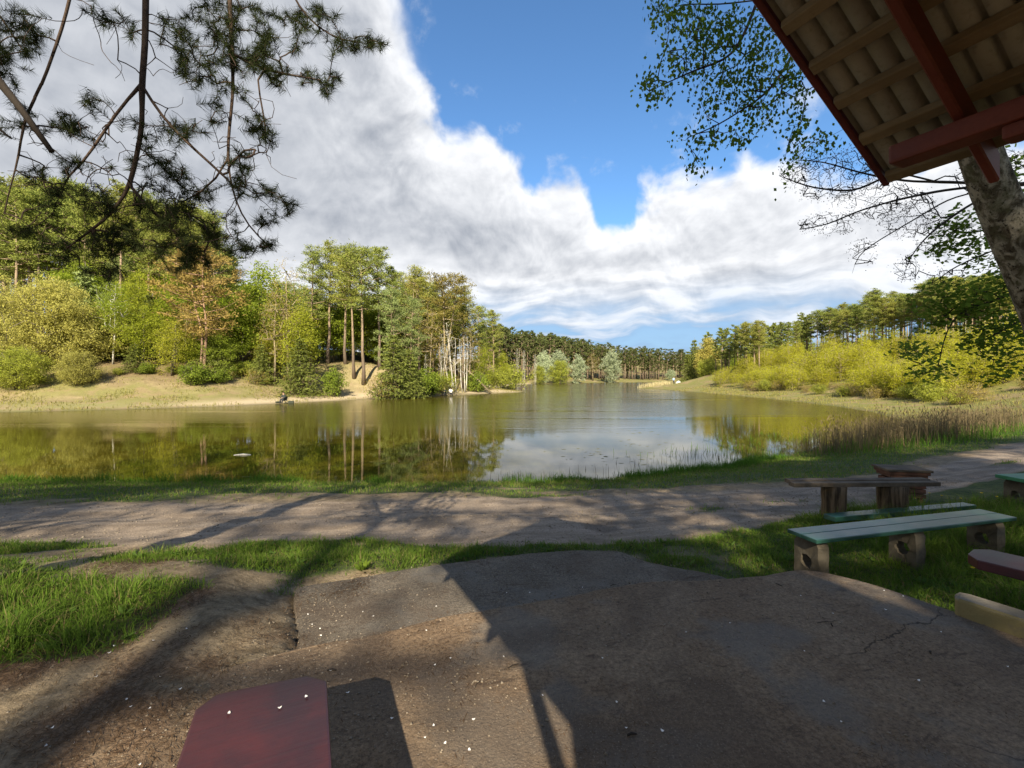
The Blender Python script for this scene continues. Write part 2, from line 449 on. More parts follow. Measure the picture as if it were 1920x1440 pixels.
# ground sheet: a grid that is fine near the shelter and coarse far away
def axis(lo, hi, seeds):
    out = [lo]
    while out[-1] < hi:
        p = out[-1]; out.append(p + float(np.interp(p, *seeds)))
    return np.array(out)
gx = axis(-700, 700, ([-700, -200, -90, -40, -12, -4.5, 4.5, 14, 40, 90, 200, 700], [45, 9, 2.2, .9, .3, .055, .055, .3, .9, 2.2, 9, 45]))
gy = axis(-60, 1400, ([-60, -8, 0, 2, 6, 9, 14, 30, 70, 130, 240, 400, 1400], [8, 1.0, .2, .05, .05, .09, .22, .6, .9, 1.8, 4, 14, 90]))
GX, GY = np.meshgrid(gx, gy)
GZ = height(GX.ravel(), GY.ravel())
_G2 = GZ.reshape(len(gy), len(gx)); _LD = np.where(in_poly(GX, GY, LAKE), -1, 1) * poly_dist(GX, GY, LAKE)
def _sample(A, x, y):
    i = np.clip(np.searchsorted(gy, y) - 1, 0, len(gy) - 2); j = np.clip(np.searchsorted(gx, x) - 1, 0, len(gx) - 2)
    fy_ = (y - gy[i]) / (gy[i + 1] - gy[i]); fx_ = (x - gx[j]) / (gx[j + 1] - gx[j])
    return (A[i, j] * (1 - fx_) + A[i, j + 1] * fx_) * (1 - fy_) + (A[i + 1, j] * (1 - fx_) + A[i + 1, j + 1] * fx_) * fy_
def hz(x, y): return float(_sample(_G2, x, y))
def shore(x, y): return _sample(_LD, np.asarray(x, float), np.asarray(y, float))     # metres from the water, negative in it
def walk_in(px, dd, lo, hi, minx=-1e9, st=.75):
    # first spot along a line of sight that lies dd metres inland
    Y = np.arange(lo, hi, st); X = (px - 960) / FPX * Y
    ok = (shore(X, Y) >= dd) & (X > minx); k = int(np.argmax(ok)) if ok.any() else len(Y) - 1
    return float(X[k]), float(Y[k])
nx, ny = len(gx), len(gy)
ii, jj = np.meshgrid(np.arange(ny - 1), np.arange(nx - 1), indexing='ij')
quad = np.stack([ii * nx + jj, ii * nx + jj + 1, (ii + 1) * nx + jj + 1, (ii + 1) * nx + jj], -1).reshape(-1, 4)
fx, fy = GX.ravel(), GY.ravel()
D = poly_dist(fx, fy, LAKE)
nearbank = (fy < 34) & ~((fx < -20) & (fy > 25))
wn_ = 1 - sstep(20, 34, fy)
n_m = fbm(fx * .12, fy * .12, 81, 4); n_f = fbm(fx * .5, fy * .5, 83, 3)
grass_a = np.where(fy < 20, grassiness(fx, fy), 0)
# right-hand meadow and the banks beyond the lake
bank_grass = sstep(.25, .6, n_m * .6 + n_f * .4 + .35 * np.exp(-((D - 1.5) / 2.0) ** 2))
rightm = sstep(8, 22, fx)
grass_a = grass_a * wn_ + (1 - wn_) * np.clip(bank_grass * (.34 + .50 * rightm + .12 * sstep(-22, -30, fx)), 0, 1)
grass_a = grass_a * (1 - .75 * np.where((fy > 30) & (fx < 6), np.exp(-((D - 2.0) / 2.4) ** 2) * sstep(-36, -26, fx), 0))
grass_a = np.where((fy >= 14) & (fy < 40) & (fx > 9), np.maximum(grass_a, .55 + .45 * n_m), grass_a)
sand_a = np.where(fy > 30, np.exp(-((D - 2.2) / 2.2) ** 2) * sstep(.30, .52, n_f * .6 + n_m * .4 + .12 + .12 * sstep(-34, -24, fx)) * np.where(fx < 5, 1, .75), 0)
slope_sand = np.exp(-(((fx + 21) / 6) ** 2 + ((fy - 67) / 4.5) ** 2))            # the scar on the left bank
sand_a = np.clip(sand_a + slope_sand * .6 * n_f, 0, 1)
forest_a = np.where(fy > 30, sstep(8, 15, D), 0) * (1 - np.clip(np.exp(-(((fx + 21) / 7) ** 2 + ((fy - 67) / 6) ** 2)) * 1.3, 0, 1))
u_tr = (fy - np.interp(fx, *TR_N)) / (np.interp(fx, *TR_F) - np.interp(fx, *TR_N))
track_a = np.where(fy < 34, sstep(-.12, .06, u_tr + (n_f - .5) * .15) * (1 - sstep(.94, 1.12, u_tr + (n_f - .5) * .15)), 0)
litter_a = np.where((fy < 3.4) & (fx < -.4), sstep(.45, .62, fbm(fx * 1.5, fy * 1.5, 91, 4)), 0)
wet_a = np.where(D < 1.2, 1 - D / 1.2, 0)

def ground_material():
    m, t, out = newmat('ground')
    p = position(t)
    n1 = noise(t, p, 1.3, 6, .6); n2 = noise(t, p, 9.0, 6, .65); n3 = noise(t, p, 55.0, 4, .7); n0 = noise(t, p, .16, 4, .55)
    soil = mixc(t, n2.step(.35, .68), (.110, .080, .048), (.250, .192, .122))
    soil = mixc(t, n1.step(.42, .66), soil, (.235, .180, .112))
    gx_, gy_, gz_ = sep(t, p)
    along = noise(t, xyz(t, gx_ * .35, gy_ * 2.2 - gx_ * .5, 0.0), 1.6, 6, .62)
    trk = mixc(t, along.step(.34, .66), (.190, .146, .106), (.305, .242, .182))
    trk = mixc(t, n3.step(.45, .70) * .5, trk, (.150, .116, .092))
    trk = mixc(t, n1.step(.50, .66) * .8, trk, (.128, .100, .076))
    lit = mixc(t, n3.step(.38, .62), (.070, .040, .026), (.170, .105, .066))
    grs = mixc(t, n2.step(.35, .65), (.030, .050, .014), (.075, .092, .028))
    grs = mixc(t, n1.step(.50, .70) * .7, grs, (.135, .118, .050))
    c = mixc(t, attr(t, 'track'), soil, trk)
    c = mixc(t, attr(t, 'litter') * .75, c, lit)
    bank = mixc(t, n1.step(.38, .62), (.220, .168, .090), (.310, .245, .130))
    bank = mixc(t, n2.step(.50, .70) * .6, bank, (.170, .150, .055))
    c = mixc(t, attr(t, 'bank'), c, bank)
    c = mixc(t, attr(t, 'forest') * (.55 + n1 * .5), c, mixc(t, n2.step(.35, .65), (.085, .056, .032), (.160, .105, .055)))
    c = mixc(t, attr(t, 'sand'), c, mixc(t, n2, (.36, .285, .175), (.54, .44, .295)))
    fargr = mixc(t, n2.step(.3, .7), (.120, .135, .036), (.235, .215, .070))
    fargr = mixc(t, noise(t, p, .55, 5, .65).step(.45, .62), fargr, mixc(t, n2, (.17, .125, .06), (.30, .235, .12)))
    g = mixc(t, attr(t, 'bank'), grs, fargr)
    c = mixc(t, (attr(t, 'grass') * 1.25 + (n2 - .5) * .7).step(.22, .72), c, g)
    spot = noise(t, p, 2.6, 5, .7).step(.55, .68) * attr(t, 'bank') * (1.0 - attr(t, 'sand') * .8) * .6
    c = mixc(t, spot, c, (.125, .088, .046))
    c = mixc(t, attr(t, 'wet') * .55, c, (.050, .048, .022))
    c = scalec(t, c, noise(t, p, 38.0, 5, .8).step(.25, .75) * .7 + .65)
    b = bump(t, n2 * .45 + n3 * .55, .8, .035)
    principled(t, out, c, .92, b, .15)
    return m
M_ground = ground_material()
at_all = dict(grass=grass_a, sand=sand_a, forest=forest_a, track=track_a, litter=litter_a, wet=wet_a, bank=1 - wn_)
GV = np.stack([fx, fy, GZ], -1)
fc_ = quad[:, 0]
ctr_u = u_tr[quad].mean(1); ctr_y = fy[quad].mean(1)
is_track = (ctr_u > 0) & (ctr_u < 1) & (ctr_y < 30) & (np.abs(fx[quad].mean(1)) < 45)
def sub_sheet(name, sel):
    f = quad[sel]; used = np.unique(f); mp = np.zeros(len(GV), np.int32); mp[used] = np.arange(len(used))
    me = make_mesh(name, GV[used], mp[f], M_ground, True, {k: v[used] for k, v in at_all.items()})
    return link(name, me, kind='structure')
sub_sheet('ground', ~is_track)
sub_sheet('dirt_track', is_track)

# ------------------------------------------------------------------ the lake
def water_material():
    m, t, out = newmat('lake_water')
    p = position(t); px_, py_, pz_ = sep(t, p)
    big = noise(t, xyz(t, px_ * .5, py_, 0.0), .06, 3, .5)
    breeze = (py_ + (big - .5) * 26.0 - px_ * .10).step(21.0, 33.0)       # the near bay lies sheltered and smooth
    streak = noise(t, xyz(t, px_ * .12, py_ * 1.1, 0.0), .22, 4, .6)
    far_calm = streak.step(.56, .62) * .6
    br = breeze * (1.0 - far_calm)
    rip = noise(t, xyz(t, px_ * .8, py_ * 1.6, 0.0), 2.4, 4, .6)
    rip2 = noise(t, xyz(t, px_ * .6, py_ * 1.2, 0.0), .55, 2, .5)
    h = rip * (br * .020 + .0016) + rip2 * (br * .03 + .003)
    n = t.nodes.new('ShaderNodeBump'); n.inputs['Strength'].default_value = 0.35; n.inputs['Distance'].default_value = 1.0
    t.links.new(h.k, n.inputs['Height'])
    murk = mixc(t, noise(t, xyz(t, px_ * .3, py_, 0.0), .35, 4, .6).step(.3, .7), (.046, .039, .004), (.070, .060, .008))
    weed = noise(t, p, .9, 5, .65).step(.52, .66) * (1.0 - py_.step(13.5, 17.5)) * .6
    murk = mixc(t, weed, murk, (.045, .058, .012))
    b = principled(t, out, murk, br * .13 + .02, n, .5)
    b.inputs['IOR'].default_value = 1.333
    return m
wv = np.array([(-400, 11.8, 0), (400, 11.8, 0), (400, 290, 0), (-400, 290, 0)])
link('lake_water', make_mesh('lake_water', wv, np.array([[0, 1, 2, 3]]), water_material()), kind='structure')

# ------------------------------------------------------------------ concrete slabs
def slab_material(name, a, b, c, gravel):
    m, t, out = newmat(name)
    p = position(t)
    n1 = noise(t, p, 1.6, 6, .62, .3); n2 = noise(t, p, 14.0, 6, .7); n3 = noise(t, p, 90.0, 3, .7)
    colr = mixc(t, n1.step(.36, .64), a, b)
    colr = mixc(t, n2.step(.50, .72) * .55, colr, c)
    colr = mixc(t, n3.step(.55, .75) * gravel, colr, (.30, .275, .24))
    n6 = noise(t, p, 48.0, 5, .8)
    colr = scalec(t, colr, n6.step(.25, .75) * 1.1 + .45)
    n4 = noise(t, p, 120.0, 2, .6); n5 = noise(t, p, .75, 5, .62, .4)
    sx_, sy_, sz_ = sep(t, p)
    smear = noise(t, xyz(t, sx_ * 1.2 + sy_ * .5, sy_ * 5.0 - sx_ * 1.4, 0.0), 2.2, 7, .7, .5)
    colr = mixc(t, smear.step(.56, .68) * .8, colr, (.062, .040, .027))
    colr = mixc(t, noise(t, p, 1.15, 4, .6).step(.52, .62) * .55, colr, (.150, .138, .120))
    colr = mixc(t, (1.0 - smear.step(.28, .42)) * .45, colr, (.235, .180, .128))
    colr = mixc(t, n5.step(.47, .60) * .55, colr, (.082, .056, .038))
    colr = mixc(t, n4.step(.60, .68) * .55, colr, (.040, .030, .022))
    colr = mixc(t, (1.0 - n4.step(.30, .38)) * .50, colr, (.31, .265, .205))
    colr = mixc(t, noise(t, p, 4.2, 7, .72, .6).step(.61, .72) * .8, colr, (.075, .048, .032))     # patches of old needles
    vor = t.nodes.new('ShaderNodeTexVoronoi'); vor.feature = 'DISTANCE_TO_EDGE'; vor.inputs['Scale'].default_value = .55
    w = noise(t, p, 2.5, 5, .6, 0, True)
    va = t.nodes.new('ShaderNodeVectorMath'); va.operation = 'MULTIPLY_ADD'
    t.links.new(w.k, va.inputs[0]); va.inputs[1].default_value = (.35, .35, 0); t.links.new(p.k, va.inputs[2])
    t.links.new(va.outputs[0], vor.inputs['Vector'])
    crack = (1.0 - E(t, vor.outputs['Distance']).step(.0008, .0035)) * noise(t, p, .9, 2, .5).step(.44, .52) * sep(t, p)[0].step(.9, 1.3)
    colr = mixc(t, crack * .8, colr, (.025, .018, .013))
    b_ = bump(t, n2 * .35 + n3 * (.25 + gravel * .5) + n6 * .8 + n4 * .25 + n5 * 2.0 - crack * .5, .8, .018)
    principled(t, out, colr, .88, b_, .22)
    return m
M_slab = slab_material('slab_concrete', (.165, .110, .066), (.215, .152, .096), (.112, .070, .042), .10)
M_slab2 = slab_material('slab_aggregate', (.105, .086, .064), (.150, .124, .094), (.056, .044, .034), .7)

def slab(name, poly, z, mat, tilt=(0, 0), thick=.3, seed=1, label=''):
    rs = np.random.default_rng(seed)
    P_ = []
    for i in range(len(poly)):
        a, b = np.array(poly[i]), np.array(poly[(i + 1) % len(poly)]); n = max(1, int(np.linalg.norm(b - a) / .07))
        if np.linalg.norm(b - a) > 2.5: n = 4
        for k in range(n): P_.append(a + (b - a) * k / n + (rs.random(2) - .5) * .022)
    P_ = np.array(P_)
    # smooth corners a little
    for _ in range(2): P_ = .5 * P_ + .25 * (np.roll(P_, 1, 0) + np.roll(P_, -1, 0))
    nrm = np.roll(P_, -1, 0) - np.roll(P_, 1, 0); nrm = unit(np.stack([nrm[:, 1], -nrm[:, 0]], -1))
    if np.cross(P_[1] - P_[0], P_[2] - P_[1]) * 0 + sum(P_[i][0] * P_[(i + 1) % len(P_)][1] - P_[(i + 1) % len(P_)][0] * P_[i][1] for i in range(len(P_))) < 0: nrm = -nrm
    bm = bmesh.new()
    def zz(q): return z + tilt[0] * q[0] + tilt[1] * (q[1] - 3)
    rings = []
    for off, dz_ in ((0.015, -thick), (0.0, -.035), (-.012, -.010), (-.04, 0.0)):
        rings.append([bm.verts.new((q[0] + nn[0] * off, q[1] + nn[1] * off, zz(q) + dz_ + (rs.random() - .5) * .006 * (dz_ > -.1))) for q, nn in zip(P_, nrm)])
    n = len(P_)
    for a, b in zip(rings, rings[1:]):
        for i in range(n): bm.faces.new((a[i], a[(i + 1) % n], b[(i + 1) % n], b[i]))
    top = bm.faces.new(rings[-1])
    bmesh.ops.triangulate(bm, faces=[top])
    bmesh.ops.recalc_face_normals(bm, faces=bm.faces)
    me = bpy.data.meshes.new(name); bm.to_mesh(me); bm.free(); me.materials.append(mat)
    o = link(name, me, kind='structure'); o['label'] = label
    return o
slab('concrete_slab', UP_SLAB, 1.40, M_slab, seed=2, label='brown worn concrete floor of the shelter in the foreground')
slab('rough_concrete_slab', LOW_SLAB, 1.235, M_slab2, (0, -.028), seed=3, label='lower grey rough concrete slab between the floor and the track')

# ------------------------------------------------------------------ foliage and bark materials
def leaf_material(name, c1, c2, trans=.35, hue=.0, tint=None):
    """leaves: two colours mixed leaf by leaf and tree by tree, part of the light passes through"""
    m, t, out = newmat(name)
    g = t.nodes.new('ShaderNodeNewGeometry'); oi = t.nodes.new('ShaderNodeObjectInfo')
    isl = E(t, g.outputs['Random Per Island']); orn = E(t, oi.outputs['Random'])
    p = E(t, g.outputs['Position'])
    f = isl * .50 + noise(t, p, .55, 3, .6).step(.3, .7) * .30 + noise(t, p, 1.7, 3, .6).step(.35, .65) * .20
    c = mixc(t, f, c1, c2)
    if tint is not None: c = mixc(t, orn * .8, c, tint)
    c = scalec(t, c, orn * .30 + .85)
    dif = t.nodes.new('ShaderNodeBsdfDiffuse'); tr = t.nodes.new('ShaderNodeBsdfTranslucent')
    t.links.new(c.k, dif.inputs[0]); t.links.new(scalec(t, c, 1.15).k, tr.inputs[0])
    mx_ = t.nodes.new('ShaderNodeMixShader'); mx_.inputs[0].default_value = trans
    t.links.new(dif.outputs[0], mx_.inputs[1]); t.links.new(tr.outputs[0], mx_.inputs[2])
    t.links.new(mx_.outputs[0], out.inputs[0])
    return m

def bark_material(name, low, high, dark, z0=4.0, z1=9.0, scale=6.0):
    """bark that changes colour up the trunk"""
    m, t, out = newmat(name)
    o = coord(t, 'Object'); x, y, z = sep(t, o)
    n = noise(t, xyz(t, x, y, z * .25), scale, 5, .65)
    c = mixc(t, z.step(z0, z1), low, high)
    c = mixc(t, n.step(.48, .68), c, dark)
    principled(t, out, c, .9, bump(t, n, .6, .03), .1)
    return m

L_pine = leaf_material('pine_needles', (0.118, 0.170, 0.036), (0.381, 0.430, 0.106), .22, tint=(0.244, 0.229, 0.048))
L_pine_blue = leaf_material('blue_pine_needles', (0.163, 0.221, 0.076), (0.398, 0.456, 0.161), .22, tint=(0.182, 0.220, 0.075))
L_pine_far = leaf_material('far_pine_needles', (0.121, 0.158, 0.036), (0.312, 0.346, 0.081), .22, tint=(.135, .155, .045))
L_forest = leaf_material('far_forest_needles', (.062, .078, .026), (.150, .170, .058), .2)
L_brown = leaf_material('rusty_needles', (0.180, 0.130, 0.037), (0.384, 0.278, 0.090), .25)
L_olivebrown = leaf_material('olive_brown_needles', (0.144, 0.125, 0.030), (0.324, 0.267, 0.072), .25)
L_spruce = leaf_material('spruce_needles', (0.078, 0.099, 0.020), (0.210, 0.232, 0.054), .2)
L_bright = leaf_material('fresh_beech_leaves', (.130, .190, .014), (.300, .370, .034), .5, tint=(.24, .29, .04))
L_mid = leaf_material('spring_leaves', (0.168, 0.232, 0.019), (0.408, 0.476, 0.050), .5, tint=(0.396, 0.360, 0.050))
L_willow = leaf_material('willow_leaves', (.240, .240, .052), (.520, .480, .140), .45, tint=(.44, .41, .11))
L_willow_g = leaf_material('green_willow_leaves', (0.204, 0.238, 0.035), (0.468, 0.487, 0.083), .45)
L_pale = leaf_material('silvery_leaves', (0.266, 0.316, 0.168), (0.518, 0.575, 0.378), .35)
L_yellow = leaf_material('yellow_spring_leaves', (.290, .260, .055), (.540, .470, .130), .4)
L_sap = leaf_material('sapling_buds', (0.240, 0.238, 0.020), (0.516, 0.487, 0.050), .45, tint=(0.408, 0.418, 0.036))
L_bud = leaf_material('brown_buds', (0.220, 0.175, 0.040), (0.428, 0.340, 0.086), .35)
L_shrub = leaf_material('juniper_green', (0.106, 0.157, 0.020), (0.286, 0.349, 0.051), .3)
L_dry = leaf_material('dry_reed', (.085, .064, .034), (.215, .168, .092), .3)
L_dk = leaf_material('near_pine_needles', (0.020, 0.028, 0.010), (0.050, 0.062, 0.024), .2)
L_birch = leaf_material('birch_leaves', (0.042, 0.084, 0.014), (0.102, 0.162, 0.026), .45)
L_maple = leaf_material('maple_leaves', (.090, .150, .018), (.190, .260, .038), .5)
B_pine = bark_material('pine_bark', (.150, .115, .085), (.310, .230, .155), (.100, .075, .055), 2.0, 8.0)
B_brownpine = bark_material('red_pine_bark', (.230, .150, .100), (.330, .215, .135), (.120, .080, .060), 3.0, 9.0)
B_grey = bark_material('grey_bark', (.130, .110, .080), (.170, .145, .105), (.060, .050, .038), 1, 6)
B_white = bark_material('birch_bark', (.420, .400, .340), (.560, .530, .460), (.110, .095, .080), .2, 1.5, 3.0)
B_dark = bark_material('dark_twig_bark', (.040, .032, .026), (.050, .040, .032), (.022, .018, .015), 1, 6)
B_tan = bark_material('tan_stem_bark', (.220, .180, .110), (.300, .245, .150), (.120, .095, .060), 1, 5)

# ------------------------------------------------------------------ growing trees
def skeleton(trunk, targets, rs, step=.9, sag=.0, jit=.12, bias=.35):
    """join every target to the nearest piece of wood; returns nodes, parents, target node ids"""
    nodes = [np.array(p) for p in trunk]; par = [-1] + list(range(len(trunk) - 1))
    arr = np.zeros((len(trunk) + len(targets) * 14, 3)); cnt = len(trunk); arr[:cnt] = trunk
    tr = np.asarray(trunk)
    dt = np.array([np.min(np.linalg.norm(tr - q, axis=1)) for q in targets]); order = np.argsort(dt)
    ids = []
    for k in order:
        q = targets[k]
        dv = arr[:cnt] - q; dd = np.linalg.norm(dv, axis=1) + bias * np.maximum(dv[:, 2], -.5)   # prefers to grow upwards
        j = int(np.argmin(dd)); p0 = arr[j].copy(); L = np.linalg.norm(q - p0); n = int(np.clip(L / step, 1, 10))
        last = j
        for i in range(1, n + 1):
            f = i / n; p = p0 + (q - p0) * f
            if i < n: p = p + rs.normal(size=3) * jit * L / n; p[2] += sag * L * math.sin(math.pi * f)
            arr[cnt] = p; par.append(last); last = cnt; cnt += 1
        ids.append(last)
    return arr[:cnt], np.array(par), np.array(ids)

def wood(nodes, par, ids, r_tip, r_max, k=3, pw=.5, skip=0):
    n = len(nodes); load = np.zeros(n); load[ids] = 1
    for i in range(n - 1, 0, -1):
        if par[i] >= 0: load[par[i]] += load[i]
    r = np.minimum(r_tip * np.maximum(load, 1) ** pw, r_max)
    sel = np.arange(max(1, skip), n)
    p = par[sel]
    rp = np.minimum(r[p], r[sel] * 1.6)
    return frusta(nodes[p], nodes[sel], rp, r[sel], k), r

def leaves_at(pts, n, spread, L, W, rs, flat=.6, droop=0.0):
    """n leaves scattered round every point"""
    c = np.repeat(pts, n, 0) + rs.normal(size=(len(pts) * n, 3)) * np.array([spread, spread, spread * flat])
    d_ = rdir(len(c), rs); d_[:, 2] -= droop; nn = rdir(len(c), rs); nn[:, 2] += .5
    s = rs.uniform(.65, 1.25, len(c))
    return cards(c, d_, nn, L * s, W * s)

def pine_tree(seed, h=18., cb=.45, R_=3.0, limbs=42, per=62, card=(.34, .085), lean=.3, fork=False, topround=.5, pads=3, k=7, needle=None, bark=None):
    rs = np.random.default_rng(seed)
    n = 9; z = np.linspace(0, h * .97, n)
    bendx = np.cumsum(rs.normal(size=n)) * lean * .25; bendy = np.cumsum(rs.normal(size=n)) * lean * .25
    bendx -= bendx[0]; bendy -= bendy[0]
    tp = np.stack([bendx, bendy, z], -1)
    mb = MB(); r0 = h * .0135
    add_tube(mb, tp, np.linspace(r0, .03, n) * (1 + .35 * np.exp(-z * 1.4)), k)
    if fork:
        tp2 = tp.copy(); q = np.clip((z - h * .3) / (h * .7), 0, 1); tp2[:, 0] += .25 + q * h * .11; tp2[:, 1] += .2; tp2[:, 2] *= .93
        add_tube(mb, tp2, np.linspace(r0 * .8, .03, n), k)
    cen, nrm = [], []
    p0s, p1s, ra, rb = [], [], [], []
    for i in range(limbs):
        t_ = (i + rs.random() * .8) / limbs
        zz = h * (cb + (1 - cb) * t_ ** .9)
        prof = (math.sin(math.pi * min(1, .18 + .72 * t_ ** topround)) * .75 + .25) * (1 if t_ < .93 else .6)
        if rs.random() < .2: prof *= .45
        L = R_ * prof * rs.uniform(.65, 1.2)
        a = i * 2.4 + rs.normal() * .35
        src = tp2 if (fork and i % 2) else tp
        b0 = np.array([np.interp(zz, src[:, 2], src[:, 0]), np.interp(zz, src[:, 2], src[:, 1]), zz])
        e = rs.uniform(-.05, .45) * (1 if t_ > .2 else .3) + .25 * t_
        b1 = b0 + np.array([math.cos(a) * L, math.sin(a) * L, L * e])
        mid = (b0 + b1) / 2 + np.array([0, 0, -.08 * L])
        p0s += [b0, mid]; p1s += [mid, b1]; ra += [.05 + .012 * L, .04]; rb += [.04, .015]
        for q in range(pads):
            f = 1.0 - q * .30 + rs.normal() * .05
            if f < .25: continue
            c = b0 + (b1 - b0) * f + np.array([rs.normal() * .28 * L * .4, rs.normal() * .28 * L * .4, rs.normal() * .12 + .12])
            cen.append(c)
    V, F = frusta(np.array(p0s), np.array(p1s), np.array(ra), np.array(rb), 4); mb.add(V, F)
    cen = np.array(cen)
    # needle pads: flat tufted cushions
    N = len(cen) * per
    c = np.repeat(cen, per, 0); rad = np.repeat(rs.uniform(.5, 1.0, len(cen)) * R_ * .26, per)
    off = rs.normal(size=(N, 3)) * .55; off[:, 2] *= .55
    c = c + off * rad[:, None]
    d_ = unit(off * np.array([1, 1, .6]) + rs.normal(size=(N, 3)) * .6 + np.array([0, 0, .35])); nn = rdir(N, rs); nn[:, 2] += .4
    s = rs.uniform(.6, 1.3, N)
    V, F = cards(c, d_, nn, card[0] * s, card[1] * s)
    return mb.mesh('trunk', bark or B_pine, True), make_mesh('crown', V, F, needle or L_pine)

def leafy_tree(seed, h=12., R_=3.0, cb=.2, tips=130, per=38, leaf=(.22, .13), spread=.45, bark=None, mat=None, stems=1, shape=1.0, flat=.7, stemlean=.25, rtip=.012, bare=0.0, thin=.011, k=6, droop=.1):
    """broad crown filling an egg from cb*h to h"""
    rs = np.random.default_rng(seed)
    u = rs.normal(size=(tips, 3)); u = unit(u) * (rs.random((tips, 1)) ** .42)
    zc = h * (cb + 1) / 2; hzr = h * (1 - cb) / 2
    lump = 1 + .28 * np.sin(u[:, 0] * 5 + seed) * np.cos(u[:, 1] * 4.3 + seed * 2) + rs.normal(size=tips) * .06
    w = (1 - .42 * shape * np.clip(u[:, 2], -1, 1)) * lump
    T_ = np.stack([u[:, 0] * R_ * w, u[:, 1] * R_ * w, zc + u[:, 2] * hzr * (.93 + .07 * lump)], -1)
    T_[:, 2] = np.maximum(T_[:, 2], .25)
    mb = MB(); n = 7
    sel = rs.integers(0, stems, tips); tipsall = []
    for s_ in range(stems):
        a = rs.random() * 6.28; ln = stemlean * (1 if stems > 1 else .3)
        zt = np.linspace(0, h * rs.uniform(.72, .92), n)
        path = np.stack([np.cos(a) * ln * zt * .5 * (zt / h) ** .3 + np.cumsum(rs.normal(size=n)) * .05 * h / 10,
                         np.sin(a) * ln * zt * .5 * (zt / h) ** .3 + np.cumsum(rs.normal(size=n)) * .05 * h / 10, zt], -1)
        path -= path[0] * np.array([1, 1, 0]); 
        if stems > 1: path[:, :2] += np.array([np.cos(a), np.sin(a)]) * .15
        rr = np.linspace(h * thin, .012, n)
        add_tube(mb, path, rr, k)
        tg = T_[sel == s_]
        if len(tg) == 0: continue
        nd, pr, ids = skeleton(path, tg, rs, step=1.0)
        (V, F), r_ = wood(nd, pr, ids, rtip, h * thin * .6, 3, skip=n)
        mb.add(V, F); tipsall.append(nd[ids])
    tp_ = np.concatenate(tipsall)
    if bare: tp_ = tp_[rs.random(len(tp_)) > bare]
    V, F = leaves_at(tp_, per, spread, leaf[0], leaf[1], rs, flat, droop)
    V[:, 2] = np.maximum(V[:, 2], .03)
    return mb.mesh('trunk', bark or B_grey, True), make_mesh('crown', V, F, mat or L_mid)

def spruce_tree(seed, h=7., R_=2.4, per=34, mat=None, card=(.30, .12), layers=15, shag=.3):
    rs = np.random.default_rng(seed); mb = MB()
    add_tube(mb, [(0, 0, 0), (0.03, 0, h * .5), (0, 0, h)], [h * .018, h * .011, .012], 6)
    cs, ds = [], []
    p0, p1 = [], []
    for i in range(layers):
        t_ = i / layers; zz = h * (.05 + .93 * t_); L = R_ * (1 - t_) ** .8 * rs.uniform(.8, 1.1) + .12
        nb = max(4, int(9 * (1 - t_) + 4))
        for b in range(nb):
            a = 6.28 * b / nb + rs.random() * .6 + i; Lb = L * rs.uniform(.7, 1.15)
            q0 = np.array([0, 0, zz]); q1 = np.array([math.cos(a) * Lb, math.sin(a) * Lb, zz - Lb * rs.uniform(.05, .35) + .1])
            p0.append(q0); p1.append(q1)
            m_ = per; f = rs.random(m_) ** .6
            c = q0 + (q1 - q0) * f[:, None] + rs.normal(size=(m_, 3)) * np.array([.14, .14, .09]) * (.6 + Lb * .35)
            cs.append(c); ds.append(np.tile(unit(q1 - q0), (m_, 1)) + rs.normal(size=(m_, 3)) * (.45 + shag))
    V, F = frusta(np.array(p0), np.array(p1), np.full(len(p0), .02), np.full(len(p0), .006), 3); mb.add(V, F)
    c = np.concatenate(cs); d_ = np.concatenate(ds); c[:, 2] = np.maximum(c[:, 2], .05); N = len(c); s = rs.uniform(.6, 1.25, N); nn = rdir(N, rs); nn[:, 2] += .6
    V, F = cards(c, d_, nn, card[0] * s, card[1] * s)
    return mb.mesh('trunk', B_grey, True), make_mesh('crown', V, F, mat or L_spruce)

def bare_birch(seed, h=9., stems=4, mat=None, leaf=0):
    rs = np.random.default_rng(seed); mb = MB(); tips = []
    for s_ in range(stems):
        a = rs.random() * 6.28; n = 7; z = np.linspace(0, h * rs.uniform(.75, 1), n); ln = rs.uniform(.02, .22)
        path = np.stack([math.cos(a) * ln * z + np.cumsum(rs.normal(size=n)) * .06, math.sin(a) * ln * z + np.cumsum(rs.normal(size=n)) * .06, z], -1)
        path[:, :2] += rs.normal(size=2) * .35 - path[0, :2]
        add_tube(mb, path, np.linspace(.075, .012, n), 5)
        tg = []
        for i in range(26):
            f = rs.uniform(.3, 1); zz = f * z[-1]; b0 = np.array([np.interp(zz, z, path[:, 0]), np.interp(zz, z, path[:, 1]), zz]); aa = rs.random() * 6.28
            L = rs.uniform(.4, 1.3) * (1.15 - f * .6); tg.append(b0 + np.array([math.cos(aa) * L, math.sin(aa) * L, L * rs.uniform(.3, 1.1)]))
        nd, pr, ids = skeleton(path, np.array(tg), rs, step=.6)
        (V, F), _ = wood(nd, pr, ids, .011, .03, 3, skip=n); mb.add(V, F); tips.append(nd[ids])
    tp_ = np.concatenate(tips)
    V, F = leaves_at(tp_, 5, .3, .12, .05, rs, .8)
    return mb.mesh('trunk', mat or B_white, True), make_mesh('crown', V, F, L_bud)

